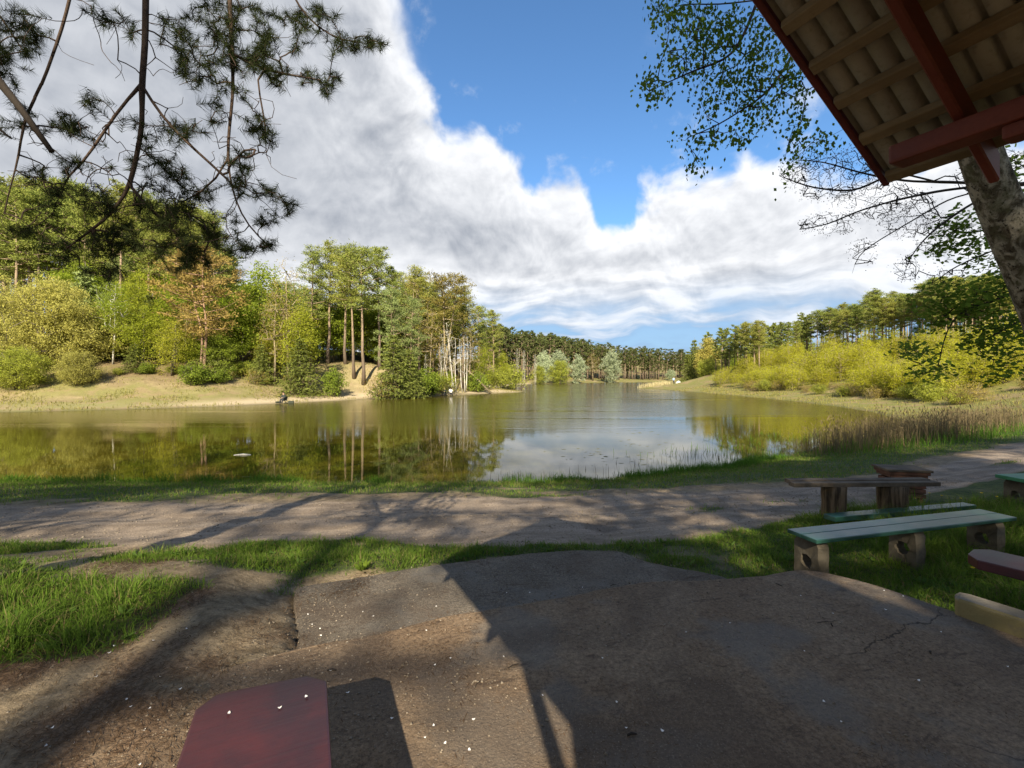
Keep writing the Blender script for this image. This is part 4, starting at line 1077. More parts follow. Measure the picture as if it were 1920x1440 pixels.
for side in (1, -1):
    # ribbed roof sheets, ribs run down the slope
    for k in range(5):
        y1 = -.032 - k * .94; y0 = y1 - .935
        mb = MB(); n = 15; pitch = (y1 - y0) / n
        ys, zs = [], []
        for q in range(n):
            for f, h_ in ((0, 0), (.70, 0), (.715, .034), (.985, .034), (1.0, 0)):
                if q and f == 0: continue
                ys.append(y0 + (q + f) * pitch); zs.append(h_)
        V = []
        for s_ in (-.0, .995):
            for yy, h_ in zip(ys, zs):
                p_ = on_roof(side, s_, yy); V.append((p_[0], p_[1], p_[2] + h_ + .002))
        m_ = len(ys); F = np.array([(i, i + 1, m_ + i + 1, m_ + i) for i in range(m_ - 1)])
        V = np.array(V); V2 = V + np.array((0, 0, .004)); 
        mb.add(np.concatenate([V, V2]), np.concatenate([F, F[:, ::-1] + len(V)]))
        link('roof_sheet', mb.mesh('roof_sheet', M_sheet), sh)
    # battens across the rafters
    for s_ in (.04, .155, .27, .385, .50, .612, .720, .84, .975):
        V, F = slope_box(side, s_ - .0125, s_ + .0125, -LB, -.034, .001, .024)
        link('batten', bev_mesh('batten', V, F, M_batten, .003, 1), sh)
    # rafters
    for y_ in (-.318, -1.35, -2.38, -3.41, -4.4):
        V, F = slope_box(side, .0, 1.0, y_ - .014, y_ + .014, .026, .120)
        link('rafter', bev_mesh('rafter', V, F, M_red, .005, 1), sh)
    # verge board at the gable and eave board
    V, F = slope_box(side, -.02, 1.0, -.030, -.008, -.050, .018)
    link('verge_board', bev_mesh('verge_board', V, F, M_fascia, .004, 1), sh)
    V, F = slope_box(side, -.02, 1.0, -LB - .18, -LB - .158, -.050, .018)
    link('verge_board', bev_mesh('verge_board', V, F, M_fascia, .004, 1), sh)
    # wall plate, doubled by a shorter bolster, braces and posts
    px_ = side * half * .815; zb = ez + rise * .185 - .123
    V, F = box(.085, LB - .1, .062, (px_, -LB / 2 - .10, zb - .031)); bm_o = link('beam', bev_mesh('beam', V, F, M_red, .010, 2), sh)
    for yp in (-.46, -LB + .45):
        V, F = box(.07, .09, .04, (px_, yp, zb - .083)); link('bolster', bev_mesh('bolster', V, F, M_red, .010, 2), bm_o)
    for yp in (-2.0, -LB + .3):
        V, F = box(.11, .11, zb - .064, (px_, yp, (zb - .064) / 2)); ps_o = link('post', bev_mesh('post', V, F, M_red, .012, 2), sh)
        a_ = np.array((px_, yp, zb - .85)); b_ = np.array((px_, yp + .80, zb - .085)); mb = MB()
        dd_ = unit(b_ - a_); w_ = np.array((1., 0, 0)) * .026; q_ = np.cross(dd_, (1, 0, 0)) * .03
        V = [p_ + s1 * w_ + s2 * q_ for p_ in (a_, b_) for s1, s2 in ((-1, -1), (1, -1), (1, 1), (-1, 1))]
        o_ = link('brace', bev_mesh('brace', V, [(0, 1, 2, 3), (7, 6, 5, 4), (0, 4, 5, 1), (1, 5, 6, 2), (2, 6, 7, 3), (3, 7, 4, 0)], M_red, .006, 1), ps_o)
for y_ in (-1.35, -2.38, -4.4):
    V, F = box(half * 1.50, .05, .12, (0, y_ - .05, ez + rise * .185 - .10)); link('tie_beam', bev_mesh('tie_beam', V, F, M_red, .006, 1), sh)
V, F = box(.26, LB + .12, .012, (0, -LB / 2, ez + rise + .055)); link('ridge_cap', bev_mesh('ridge_cap', V, F, M_fascia, .003, 1), sh)

# ------------------------------------------------------------------ benches, table, box, kerb
M_green = paint('green_bench_paint', (.014, .050, .036), (.024, .078, .058), (.018, .022, .018), .32, .34, spec=.6, grain=(.8, 20., 20.))
M_green2 = paint('bright_green_paint', (.020, .140, .060), (.040, .190, .085), (.04, .05, .03), .5, .2, spec=.5, grain=(.8, 20., 20.))
M_maroon = paint('maroon_bench_paint', (.025, .008, .012), (.058, .011, .013), (.020, .008, .010), .36, .30, scale=3.0, spec=.5, grain=(20., .8, 20.))
M_oldwood = paint('old_grey_wood', (.075, .058, .042), (.135, .105, .075), (.030, .022, .016), .85, .3, spec=.15, grain=(.8, 16., 16.))
M_brownwood = paint('brown_stained_wood', (.095, .045, .030), (.135, .070, .048), (.045, .025, .018), .8, .25, spec=.2, grain=(.8, 16., 16.))
def concrete(name, a, b, moss=.3, face=None):
    m, t, out = newmat(name)
    o = coord(t, 'Object'); p = position(t); n1 = noise(t, p, 5, 6, .65); n2 = noise(t, p, 45, 4, .7)
    c = mixc(t, n1.step(.35, .65), a, b); c = mixc(t, n2.step(.55, .72) * .5, c, (.07, .06, .045))
    if face is not None:
        g = t.nodes.new('ShaderNodeNewGeometry'); nx_, ny_, nz_ = sep(t, E(t, g.outputs['Normal']))
        c = mixc(t, (1.0 - nz_.abs().step(.35, .75)) * n1.step(.30, .46), c, face)
    c = mixc(t, noise(t, p, 9, 6, .7).step(.58, .72) * moss, c, (.045, .042, .025))
    principled(t, out, c, .92, bump(t, n1 * .5 + n2 * .5, .8, .012), .15)
    return m
M_block = concrete('weathered_concrete', (.072, .060, .042), (.120, .102, .074), .8)
M_kerb = concrete('kerb_concrete', (.120, .104, .078), (.175, .152, .116), .8, (.205, .165, .075))
M_dark = newmat('painted_dark_shade'); principled(M_dark[1], M_dark[2], (.012, .010, .008), .95, None, 0); M_dark = M_dark[0]  # near-black colour for the shade inside the tent

def holed_block(w, d_, h, hole_z, hole_r, mat, seed):
    """concrete support with a round hole through its broad face (hole along local x)"""
    rs = np.random.default_rng(seed); k = 20
    a = np.arange(k) / k * 2 * np.pi
    ring = np.stack([np.cos(a), np.sin(a)], -1)
    sq = ring / np.maximum(np.abs(ring[:, :1]), np.abs(ring[:, 1:]))
    rows = []
    out = np.stack([sq[:, 0] * d_ / 2, np.where(sq[:, 1] > 0, hole_z + sq[:, 1] * (h - hole_z), hole_z + sq[:, 1] * hole_z)], -1)
    inn = ring * hole_r * (1 + rs.normal(size=(k, 1)) * .06) + np.array((0, hole_z))
    V = []
    for x_, pr_ in ((-w / 2, out), (-w / 2, inn), (w / 2, inn), (w / 2, out)):
        V += [(x_, q[0], q[1]) for q in pr_]
    V = np.array(V) + rs.normal(size=(4 * k, 3)) * .003
    F = []
    for r_ in range(4):
        for j in range(k): F.append((r_ * k + j, r_ * k + (j + 1) % k, ((r_ + 1) % 4) * k + (j + 1) % k, ((r_ + 1) % 4) * k + j))
    bm = bmesh.new(); vv = [bm.verts.new(p) for p in V]
    for f in F: bm.faces.new([vv[i] for i in f])
    bmesh.ops.recalc_face_normals(bm, faces=bm.faces)
    me = bpy.data.meshes.new('support'); bm.to_mesh(me); bm.free(); me.materials.append(mat)
    return me

def plank(L, w, th, mat, chamfer=0.0, bow=0.0):
    """a seat board lying along local x from 0 to L; corners cut at the start when chamfer is set"""
    if chamfer: outl = [(0, -w / 2 + chamfer), (chamfer * .7, -w / 2), (L, -w / 2), (L, w / 2), (chamfer * .7, w / 2), (0, w / 2 - chamfer)]
    else: outl = [(0, -w / 2), (L, -w / 2), (L, w / 2), (0, w / 2)]
    V, F = prism(outl, -th, 0)
    return bev_mesh('seat', V, F, mat, .007, 2)

def bench(name, label, A, B, zA, zB, w, th, mat, legs, chamfer=0.0, lw=.12, gap_board=0, group=None, hole=.06, legd=.8):
    A, B = np.array(A, float), np.array(B, float); L = np.linalg.norm(B - A); ang = math.atan2(B[1] - A[1], B[0] - A[0])
    e = thing(name, label, 'bench', (A[0], A[1], zA), ang, group)
    pitch = math.atan2(zB - zA, L)
    n = 2 if gap_board else 1; ww = (w - gap_board * (n - 1)) / n
    for i in range(n):
        o = link('seat', plank(L, ww, th, mat, chamfer if n == 1 else 0), e, (0, (i - (n - 1) / 2) * (ww + gap_board), 0)); o.rotation_euler[1] = -pitch
    for i, f in enumerate(legs):
        p_ = A + (B - A) * f; g = hz(p_[0], p_[1]); ztop = zA + (zB - zA) * f - th - .001
        h = ztop - g + .12
        o = link('support', holed_block(lw, w * legd, h, h * .60, hole, M_block, 5 + i), e, (L * f, 0, -zA + g - .12))
    return e
# front green bench: two boards edge to edge, three holed concrete supports
bench('green_bench', 'long green painted bench on holed concrete blocks at the slab edge', (2.56, 4.01), (4.97, 4.64), 1.60, 1.60, .30, .035, M_green, (.045, .50, .93), gap_board=.004)
bench('narrow_green_bench', 'narrow green bench board behind the long green bench, before the table', ((1555 - 960) / FPX * 5.45, 5.45), ((1818 - 960) / FPX * 6.15, 6.15), 1.325, 1.27, .15, .06, M_green, (.22, .70), lw=.16, hole=.04)
bench('far_green_bench', 'bright green bench on a holed concrete block cut by the right edge', ((1892 - 960) / FPX * 6.4, 6.4), ((2200 - 960) / FPX * 6.75, 6.75), 1.58, 1.58, .34, .05, M_green2, (.06, .8), lw=.14)
bench('maroon_bench', 'maroon bench with cut corners half out of frame at the right', (3.44, 3.40), (4.27, 2.15), 1.685, 1.685, .36, .07, M_maroon, (.30, .85), chamfer=.10, lw=.10, hole=.001, legd=.35)
# the maroon bench under the shelter, its far end in the foreground
d_b = unit(np.array((.41, -.91))); mid_end = np.array(((-.67 - 1.04) / 2 + .02, 1.60))
fb = thing('foreground_maroon_bench', 'large maroon bench board with cut corners at the bottom edge', 'bench', (mid_end[0], mid_end[1], 1.90), math.atan2(d_b[1], d_b[0]))
outl = [(0.0, -.105), (.0, .105), (.02, .16), (.10, .205), (1.9, .205), (1.9, -.205), (.06, -.205), (.02, -.19)]
outl = [(-.031, .101), (.031, .167), (1.9, .165), (1.9, -.234), (.008, -.235), (-.051, -.186)]
V, F = prism([(x_, y_) for x_, y_ in outl][::-1], -.05, 0)
link('seat', bev_mesh('seat', V, F, M_maroon, .008, 2), fb)
for f in (.30, 1.6):
    V, F = box(.09, .30, .45, (f, 0, -.276)); link('support', bev_mesh('support', V, F, M_maroon, .008, 1), fb)

# log table
tA, tB = at(1478, 902, 6.0), at(1748, 898, 6.05); tz = 1.615
tbl = thing('log_table', 'narrow dark plank table on two log posts beside the track', 'table', (tA[0], tA[1], tz), math.atan2(tB[1] - tA[1], tB[0] - tA[0]))
Lt = np.linalg.norm((tB - tA)[:2])
rs = np.random.default_rng(5)
for i, (yo, ww, ex) in enumerate(((-.062, .12, 0), (.064, .125, .05))):
    o = link('top_plank', plank(Lt - ex, ww, .055, M_oldwood), tbl, (ex * .6, yo, (i - .5) * .012))
M_log = newmat('log_bark_stripped')
_m, _t, _o = M_log; _oc = coord(_t, 'Object'); _x, _y, _z = sep(_t, _oc)
_n = noise(_t, xyz(_t, _x, _y, _z * .06), 26, 5, .65, .4); _n2 = noise(_t, _oc, 4, 4, .6)
_c = mixc(_t, _n.step(.38, .62), (.040, .028, .018), (.175, .120, .072)); _c = mixc(_t, _n2.step(.45, .7) * .6, _c, (.10, .078, .05))
principled(_t, _o, _c, .9, bump(_t, _n, 1.0, .03), .1); M_log = M_log[0]
for f, r_ in ((.315, .145), (.72, .17)):
    p_ = tA + (tB - tA) * f; g = hz(p_[0], p_[1]); mb = MB(); H = tz - .062 - g
    zz = np.linspace(-.1, H, 6)
    add_tube(mb, np.stack([np.zeros(6), np.zeros(6), zz], -1), r_ * np.array([1.12, 1.06, 1.0, .97, .98, 1.0]), 18, True, .09, rs)
    link('log_post', mb.mesh('log_post', M_log, True), tbl, (Lt * f, 0, -tz + g))

# stacked-lid wooden box behind the table
bc = at(1690, 880, 7.3); bg = hz(bc[0], bc[1])
bxo = thing('wooden_bin', 'brown wooden bin with a stepped lid behind the log table', 'bin', (bc[0], bc[1], bg), R(-12))
Hb = 1.53 - bg
for nm, sx, sy, z0, z1, mt in (('lid', .62, .46, Hb - .035, Hb, M_oldwood), ('lid_frame', .57, .42, Hb - .085, Hb - .036, M_brownwood), ('lid_frame', .52, .38, Hb - .135, Hb - .086, M_brownwood)):
    V, F = box(sx, sy, z1 - z0, (0, 0, (z0 + z1) / 2)); link(nm, bev_mesh(nm, V, F, mt, .005, 1), bxo)
for i in range(4):
    zz0 = .10 + i * (Hb - .25) / 4; hh = (Hb - .25) / 4 - .012
    for sx, sy, cx, cy_ in ((.48, .022, 0, -.165), (.48, .022, 0, .165), (.022, .306, -.229, 0), (.022, .306, .229, 0)):
        V, F = box(sx, sy, hh, (cx, cy_, zz0 + hh / 2)); link('side_board', bev_mesh('side_board', V, F, M_brownwood, .004, 1), bxo)
for cx in (-.187, .187):
    for cy_ in (-.126, .126):
        V, F = box(.06, .05, Hb - .04, (cx, cy_, (Hb - .14) / 2 - .10)); link('leg', bev_mesh('leg', V, F, M_brownwood, .004, 1), bxo)

# kerb stone at the right edge of the floor
kA, kB = np.array((3.03, 3.10)), np.array((3.56, 2.12)); kl = np.linalg.norm(kB - kA)
V, F = prism([(0, -.02), (.03, -.085), (kl, -.085), (kl, .085), (.05, .085), (0, .05)], -.12, .115)
ko = link('kerb_stone', bev_mesh('kerb_stone', V, F, M_kerb, .022, 3, .007), None, (kA[0], kA[1], 1.40), math.atan2(kB[1] - kA[1], kB[0] - kA[0]))
tag(ko, 'chunky kerb stone with flaking yellow paint at the lower right', 'kerb')

# ------------------------------------------------------------------ grass, reeds, litter
def blade_set(x, y, h, w, rs, lean=.5, z=None, sag=.25):
    """grass blades: two bent segments each"""
    n = len(x); z0 = z if z is not None else np.array(_sample(_G2, x, y)) - .005
    a = rs.random(n) * 2 * np.pi; ln = np.abs(rs.normal(size=n)) * lean
    dx_, dy_ = np.cos(a), np.sin(a); b = rs.random(n) * 2 * np.pi; sx, sy = np.cos(b), np.sin(b)
    base = np.stack([x, y, z0], -1); side = np.stack([sx, sy, np.zeros(n)], -1) * (w / 2)[:, None]
    mid = base + np.stack([dx_ * h * ln * .35, dy_ * h * ln * .35, h * .55], -1)
    tip = base + np.stack([dx_ * h * ln, dy_ * h * ln, h * (1 - sag * np.minimum(ln, 1.5))], -1)
    V = np.stack([base - side, base + side, mid + side * .75, mid - side * .75, tip], 1).reshape(-1, 3)
    k = np.arange(n)[:, None] * 5
    return V, (k + np.array([[0, 1, 2, 3]])), (k + np.array([[3, 2, 4]]))
def blades(name, x, y, h, w, rs, mat, label, cat, lean=.5, z=None, sag=.25):
    V, q, t3 = blade_set(x, y, h, w, rs, lean, z, sag)
    o = link(name, make_mesh(name, V, [q, t3], mat)); return tag(o, label, cat, kind='stuff')
L_grass = leaf_material('grass_blades', (.058, .108, .014), (.160, .240, .036), .4)
L_grass_dry = leaf_material('dry_grass_blades', (.150, .125, .050), (.290, .240, .110), .3)
L_sedge = leaf_material('sedge_blades', (.050, .115, .012), (.120, .220, .030), .4)
L_meadow = leaf_material('meadow_blades', (.180, .175, .045), (.340, .300, .100), .35)
L_stem = leaf_material('dead_water_stems', (.060, .050, .036), (.110, .095, .065), .2)
rs = np.random.default_rng(21)
def scatter(n, x0, x1, y0, y1, dens):
    x = rs.uniform(x0, x1, n); y = rs.uniform(y0, y1, n)
    k = rs.random(n) < dens(x, y); return x[k], y[k]
def near_view(x, y): return np.abs(x) < y * 1.18 + .6
# near turf, left and right of the slabs
x, y = scatter(330000, -9, 8, 2.2, 6.6, lambda a, b: grassiness(a, b) ** 1.15 * near_view(a, b) * (b < np.interp(a, *TR_N) + .05))
tallness = .75 + .9 * sstep(2.2, 3.0, -x) * sstep(3.9, 3.4, y) + 1.5 * sstep(3.4, 4.6, x) + .5 * fbm(x * 2.2, y * 2.2, 99, 3)
clump = fbm(x * 5.5, y * 5.5, 101, 2); hh = rs.uniform(.022, .078, len(x)) * tallness * (.5 + .6 * grassiness(x, y)) * (.35 + 1.5 * clump ** 1.5 * 1.6)
dry = rs.random(len(x)) < .18
blades('near_grass', x[~dry], y[~dry], hh[~dry], rs.uniform(.004, .008, (~dry).sum()), rs, L_grass, 'lush green grass around the slabs and benches', 'grass', 1.05, sag=.38)
blades('dry_grass', x[dry], y[dry], hh[dry] * .9, rs.uniform(.003, .006, dry.sum()), rs, L_grass_dry, 'dry straw-coloured blades among the near grass', 'grass', 1.2)
x, y = scatter(26000, -4.5, -.9, 2.9, 4.6, lambda a, b: sstep(.60, .72, fbm(a * 2.6, b * 2.6, 150, 3)) * ~in_poly(a, b, LOW_SLAB) * ~in_poly(a, b, UP_SLAB) * .7)
blades('soil_tufts', x, y, rs.uniform(.02, .07, len(x)), rs.uniform(.003, .006, len(x)), rs, L_grass, 'thin grass tufts on the bare soil left of the slabs', 'grass', 1.0)
# broad-leaved weeds in the turf
wx_, wy_ = scatter(1500, -6.5, 7, 2.5, 6.4, lambda a, b: (grassiness(a, b) > .45) * near_view(a, b) * .5); nw = 9
c_ = np.repeat(np.stack([wx_, wy_, np.array(_sample(_G2, wx_, wy_)) + .02], -1), nw, 0); aa = rs.random(len(c_)) * 6.28; dd_ = np.stack([np.cos(aa), np.sin(aa), rs.uniform(.1, .9, len(c_))], -1); L__ = rs.uniform(.03, .085, len(c_))
V, F = cards(c_ + unit(dd_) * (L__ * .55)[:, None], dd_, np.tile((0, 0, 1.), (len(c_), 1)) + rs.normal(size=(len(c_), 3)) * .3, L__, L__ * .34)
o = link('broad_leaved_weeds', make_mesh('broad_leaved_weeds', V, F, leaf_material('weed_leaves', (.060, .120, .022), (.140, .215, .050), .35))); tag(o, 'broad-leaved weeds scattered through the near grass', 'weeds', kind='stuff')
# turf between the track and the water and on the track's crown
x, y = scatter(210000, -17, 18, 5.2, 17.5, lambda a, b: grassiness(a, b) ** 1.4 * near_view(a, b) * (b > np.interp(a, *TR_N)) * .8)
hh = rs.uniform(.03, .075, len(x)) * (1 + .9 * sstep(1.6, .4, shore(x, y)) + .6 * fbm(x * 1.2, y * 1.2, 98, 3))
dry = rs.random(len(x)) < .28
blades('bank_grass', x[~dry], y[~dry], hh[~dry], rs.uniform(.007, .014, (~dry).sum()), rs, L_grass, 'short patchy grass between the dirt track and the water', 'grass', .8)
blades('bank_dry_grass', x[dry], y[dry], hh[dry], rs.uniform(.006, .012, dry.sum()), rs, L_grass_dry, 'straw-coloured blades in the grass along the near shore', 'grass', 1.2)
# clumps of tall sedge at the water's edge
cx = np.concatenate([rs.uniform(-.8, 2.5, 14), rs.uniform(3.2, 10, 60), rs.uniform(-14, -6, 30), [-3.9, -3.7, -3.5]]); cyy = []
for q in cx:
    Yl = np.arange(11, 20, .05); sd = shore(np.full(len(Yl), q), Yl); cyy.append(Yl[int(np.argmax(sd < .02))] + rs.normal() * .18)
cyy = np.array(cyy); cnt = 110
x = np.repeat(cx, cnt) + rs.normal(size=len(cx) * cnt) * .17; y = np.repeat(cyy, cnt) + rs.normal(size=len(cx) * cnt) * .14
s_ = np.repeat(rs.uniform(.55, 1.25, len(cx)), cnt)
blades('shore_sedge', x, y, rs.uniform(.12, .34, len(x)) * s_, rs.uniform(.008, .015, len(x)), rs, L_sedge, 'fresh green sedge clumps along the near waterline', 'sedge', .6, z=np.maximum(np.array(_sample(_G2, x, y)), -.02))
# dead stems standing in the shallow water
x, y = scatter(5200, -2.5, 13, 12.6, 20.5, lambda a, b: sstep(-2.8, -.4, shore(a, b)) * (shore(a, b) < -.05) * sstep(.40, .62, fbm(a * .9, b * .9, 120, 3)) * (.25 + .75 * sstep(3, 6, a)))
blades('water_stems', x, y, rs.uniform(.08, .38, len(x)), rs.uniform(.008, .016, len(x)), rs, L_stem, 'thin dark dead stems standing in the shallow water', 'water plants', .25, z=np.full(len(x), -.02), sag=.1)
x, y = scatter(5200, 3.5, 17, 14, 24, lambda a, b: sstep(-5.0, -.2, shore(a, b)) * (shore(a, b) < .1) * sstep(.42, .6, fbm(a * .7, b * .7, 127, 3)) * sstep(2.5, 6, a - (b - 14) * .2))
blades('water_grass', x, y, rs.uniform(.08, .42, len(x)), rs.uniform(.010, .018, len(x)), rs, L_sedge, 'green water grass growing out of the shallow right bay', 'water plants', .4, z=np.full(len(x), -.02))
# reed bed
def reed_d(a, b):
    e1 = ((a - 16.6 - (b - 18.2) * .95) / 4.3) ** 2 + ((b - 18.2 - (a - 16) * .10) / 3.0) ** 2
    return sstep(1.25, .55, e1 + .7 * (fbm(a * .5, b * .5, 130, 3) - .5))
x, y = scatter(36000, 6, 27, 13.5, 25, lambda a, b: reed_d(a, b) * (.22 + .6 * sstep(.35, .6, fbm(a * .9, b * .9, 137, 3))))
n = len(x); hh = rs.uniform(.55, 1.25, n) * (.62 + .75 * fbm(x * .6, y * .6, 133, 3)); z0 = np.maximum(np.array(_sample(_G2, x, y)), -.1)
V, q, t3 = blade_set(x, y, hh, rs.uniform(.008, .016, n), rs, .20, z0, .07)
mb = MB(); mb.add(V, q); mb.f3.append(t3)
sel = rs.random(n) < .75; m_ = int(sel.sum()); f_ = rs.uniform(.35, .85, m_)                   # dry leaves on the stems
lv = np.stack([x[sel], y[sel], z0[sel] + hh[sel] * f_], -1); dl = rdir(m_, rs); dl[:, 2] = rs.uniform(.2, 1.2, m_)
Vc, Fc = cards(lv + unit(dl) * .12, dl, rdir(m_, rs), rs.uniform(.18, .42, m_), rs.uniform(.010, .020, m_)); mb.add(Vc, Fc)
sel = rs.random(n) < .3; m_ = int(sel.sum())
tp_ = np.stack([x[sel], y[sel], z0[sel] + hh[sel]], -1); dl = rdir(m_, rs) * .35 + np.array((0, 0, 1.))
Vc, Fc = cards(tp_, dl, rdir(m_, rs), rs.uniform(.10, .20, m_), rs.uniform(.020, .035, m_)); mb.add(Vc, Fc)
o = link('reed_bed', mb.mesh('reed_bed', L_dry)); tag(o, 'brown dry reed bed standing at the right shore', 'reeds', kind='stuff')
x, y = scatter(16000, 6, 26, 13.5, 22, lambda a, b: reed_d(a, b + .8) * .6)
blades('reed_undergrowth', x, y, rs.uniform(.15, .55, len(x)), rs.uniform(.010, .018, len(x)), rs, L_sedge, 'green shoots at the foot of the reed bed', 'grass', .5, z=np.maximum(np.array(_sample(_G2, x, y)), -.03))
# meadow on the right bank and dry tufts on the banks across
x, y = scatter(60000, 14, 75, 17, 95, lambda a, b: (shore(a, b) > .1) * sstep(16, 1, shore(a, b)) * sstep(.30, .62, fbm(a * .3, b * .3, 140, 3)) * (a < b * 1.16 + 2) * (b > np.interp(a, *TR_F)))
blades('right_meadow_grass', x, y, rs.uniform(.10, .30, len(x)), rs.uniform(.03, .06, len(x)) * (.5 + y / 60), rs, L_meadow, 'sunlit yellowish grass on the right-hand bank', 'grass', .9)
x, y = scatter(120000, -70, 5, 34, 100, lambda a, b: (shore(a, b) > .3) * sstep(15, 5, shore(a, b)) * sstep(.35, .65, fbm(a * .35, b * .35, 144, 3)) * (1 - .7 * np.exp(-((shore(a, b) - 2.2) / 1.6) ** 2)))
blades('left_bank_tufts', x, y, rs.uniform(.10, .38, len(x)), rs.uniform(.03, .07, len(x)), rs, L_meadow, 'dry yellowish tufts on the sandy bank across the lake', 'grass', .9)

# needle litter and small twigs on the floor and soil
def litter(name, n, x0, x1, y0, y1, dens, L, W, mat, label, lift):
    x, y = scatter(n, x0, x1, y0, y1, dens)
    up = in_poly(x, y, UP_SLAB); lo = in_poly(x, y, LOW_SLAB) & ~up
    z = np.array(_sample(_G2, x, y)); z = np.where(up, np.maximum(z, 1.40), np.where(lo, np.maximum(z, 1.235 - .028 * (y - 3)), z)) + lift
    a = rs.random(len(x)) * 6.28; d_ = np.stack([np.cos(a), np.sin(a), rs.normal(size=len(x)) * .12], -1)
    V, F = cards(np.stack([x, y, z], -1), d_, np.tile((0, 0, 1.), (len(x), 1)), rs.uniform(*L, len(x)), rs.uniform(*W, len(x)))
    o = link(name, make_mesh(name, V, F, mat)); return tag(o, label, 'litter', kind='stuff')
L_lit = leaf_material('fallen_needles', (.045, .026, .016), (.150, .095, .055), .05)
litter('needle_litter', 60000, -4.2, -.2, 1.0, 4.4, lambda a, b: sstep(.42, .66, fbm(a * 1.5, b * 1.5, 91, 4)) * (.25 + .75 * sstep(-.6, -1.4, a)), (.02, .055), (.0025, .005), L_lit, 'fallen brown pine needles strewn on the soil at left', .008)
litter('floor_litter', 26000, -1.5, 3.3, 1.0, 4.7, lambda a, b: sstep(.54, .72, fbm(a * 1.8, b * 1.8, 95, 4)) * .5 + .02, (.012, .04), (.002, .005), L_lit, 'scattered needles and crumbs on the concrete floor', .006)

# grit and small stones
def grit(name, n, x0, x1, y0, y1, dens, size, mat, label):
    x, y = scatter(n, x0, x1, y0, y1, dens); n = len(x)
    up = in_poly(x, y, UP_SLAB); lo = in_poly(x, y, LOW_SLAB) & ~up
    z = np.array(_sample(_G2, x, y)); z = np.where(up, np.maximum(z, 1.40), np.where(lo, np.maximum(z, 1.235 - .028 * (y - 3)), z))
    r_ = size[0] * (size[1] / size[0]) ** (rs.random(n) ** 2.5)
    O = np.array([(1, 0, .1), (0, 1, .1), (-1, 0, .1), (0, -1, .1), (0, 0, .75), (0, 0, -.5)]); a = rs.random(n) * 6.28
    V = O[None] * (1 + rs.normal(size=(n, 6, 3)) * .18) * r_[:, None, None]
    V = np.stack([V[..., 0] * np.cos(a)[:, None] - V[..., 1] * np.sin(a)[:, None], V[..., 0] * np.sin(a)[:, None] + V[..., 1] * np.cos(a)[:, None], V[..., 2]], -1) + np.stack([x, y, z], -1)[:, None]
    F = np.array([(0, 1, 4), (1, 2, 4), (2, 3, 4), (3, 0, 4), (1, 0, 5), (2, 1, 5), (3, 2, 5), (0, 3, 5)])
    o = link(name, make_mesh(name, V.reshape(-1, 3), (np.arange(n)[:, None, None] * 6 + F[None]).reshape(-1, 3), mat)); return tag(o, label, 'gravel', kind='stuff')
M_grit = leaf_material('grit', (.075, .056, .040), (.300, .250, .190), 0.0)
grit('floor_grit', 16000, -2.5, 3.2, 1.0, 4.8, lambda a, b: (.15 + .85 * sstep(.45, .62, fbm(a * 1.3, b * 1.3, 160, 3))) * (in_poly(a, b, UP_SLAB) | in_poly(a, b, LOW_SLAB)), (.002, .010), M_grit, 'fine grit and crumbs on the concrete floor')
grit('soil_grit', 9000, -4.5, -.8, 1.2, 4.8, lambda a, b: np.full(len(a), .8), (.002, .010), M_grit, 'small stones and crumbs of earth on the soil')
grit('track_grit', 16000, -9, 9, 4.9, 9.6, lambda a, b: (b > np.interp(a, *TR_N)) * (b < np.interp(a, *TR_F)) * near_view(a, b) * .9, (.004, .020), M_grit, 'small stones on the dirt track')
# white petals lying about: every one a thing of its own
M_petal = newmat('petal_white'); principled(M_petal[1], M_petal[2], (.78, .74, .68), .6, None, .2); M_petal = M_petal[0]
pet = []
for i in range(3):
    bm = bmesh.new(); k = 9; r_ = .0115
    vv = [bm.verts.new((math.cos(a) * r_ * (1 + .25 * math.cos(a * 2 + i)), math.sin(a) * r_ * .78, .003 + .004 * math.cos(a * 2 + i))) for a in np.arange(k) / k * 6.283]
    c_ = bm.verts.new((0, 0, .001))
    for j in range(k): bm.faces.new((vv[j], vv[(j + 1) % k], c_))
    me = bpy.data.meshes.new('petal'); bm.to_mesh(me); bm.free(); me.materials.append(M_petal); pet.append(me)
def top_z(x, y):
    z = hz(x, y); X, Y_ = np.array([x]), np.array([y])
    if in_poly(X, Y_, UP_SLAB)[0]: z = max(z, 1.40)
    elif in_poly(X, Y_, LOW_SLAB)[0]: z = max(z, 1.235 - .028 * (y - 3))
    return z
PET_PX = [(86, 1400), (98, 1366), (165, 1375), (180, 1270), (140, 1395), (262, 1440 - 5), (245, 1326), (238, 1313), (270, 1370), (280, 1330), (338, 1293), (300, 1270), (205, 1225), (215, 1212), (283, 1180), (288, 1202), (350, 1180), (620, 1258), (652, 1300), (735, 1348),
          (680, 1148), (815, 1248), (845, 1235), (800, 1183), (813, 1362), (888, 1350), (797, 1384), (834, 1395), (880, 1408), (945, 1232), (1130, 1235), (1018, 1305), (1157, 1318), (1174, 1366), (1242, 1371), (1369, 1169), (1562, 1151), (1502, 1118), (1578, 1355), (1722, 1277), (1545, 1317), (1508, 1222), (1764, 1186), (1661, 1144), (1694, 1119), (1657, 1108), (1889, 1251), (1286, 1186), (1242, 1372), (600, 1180), (585, 1172), (578, 1153), (602, 1193), (950, 1112), (993, 1112), (1092, 1102), (700, 1156), (818, 1138)]
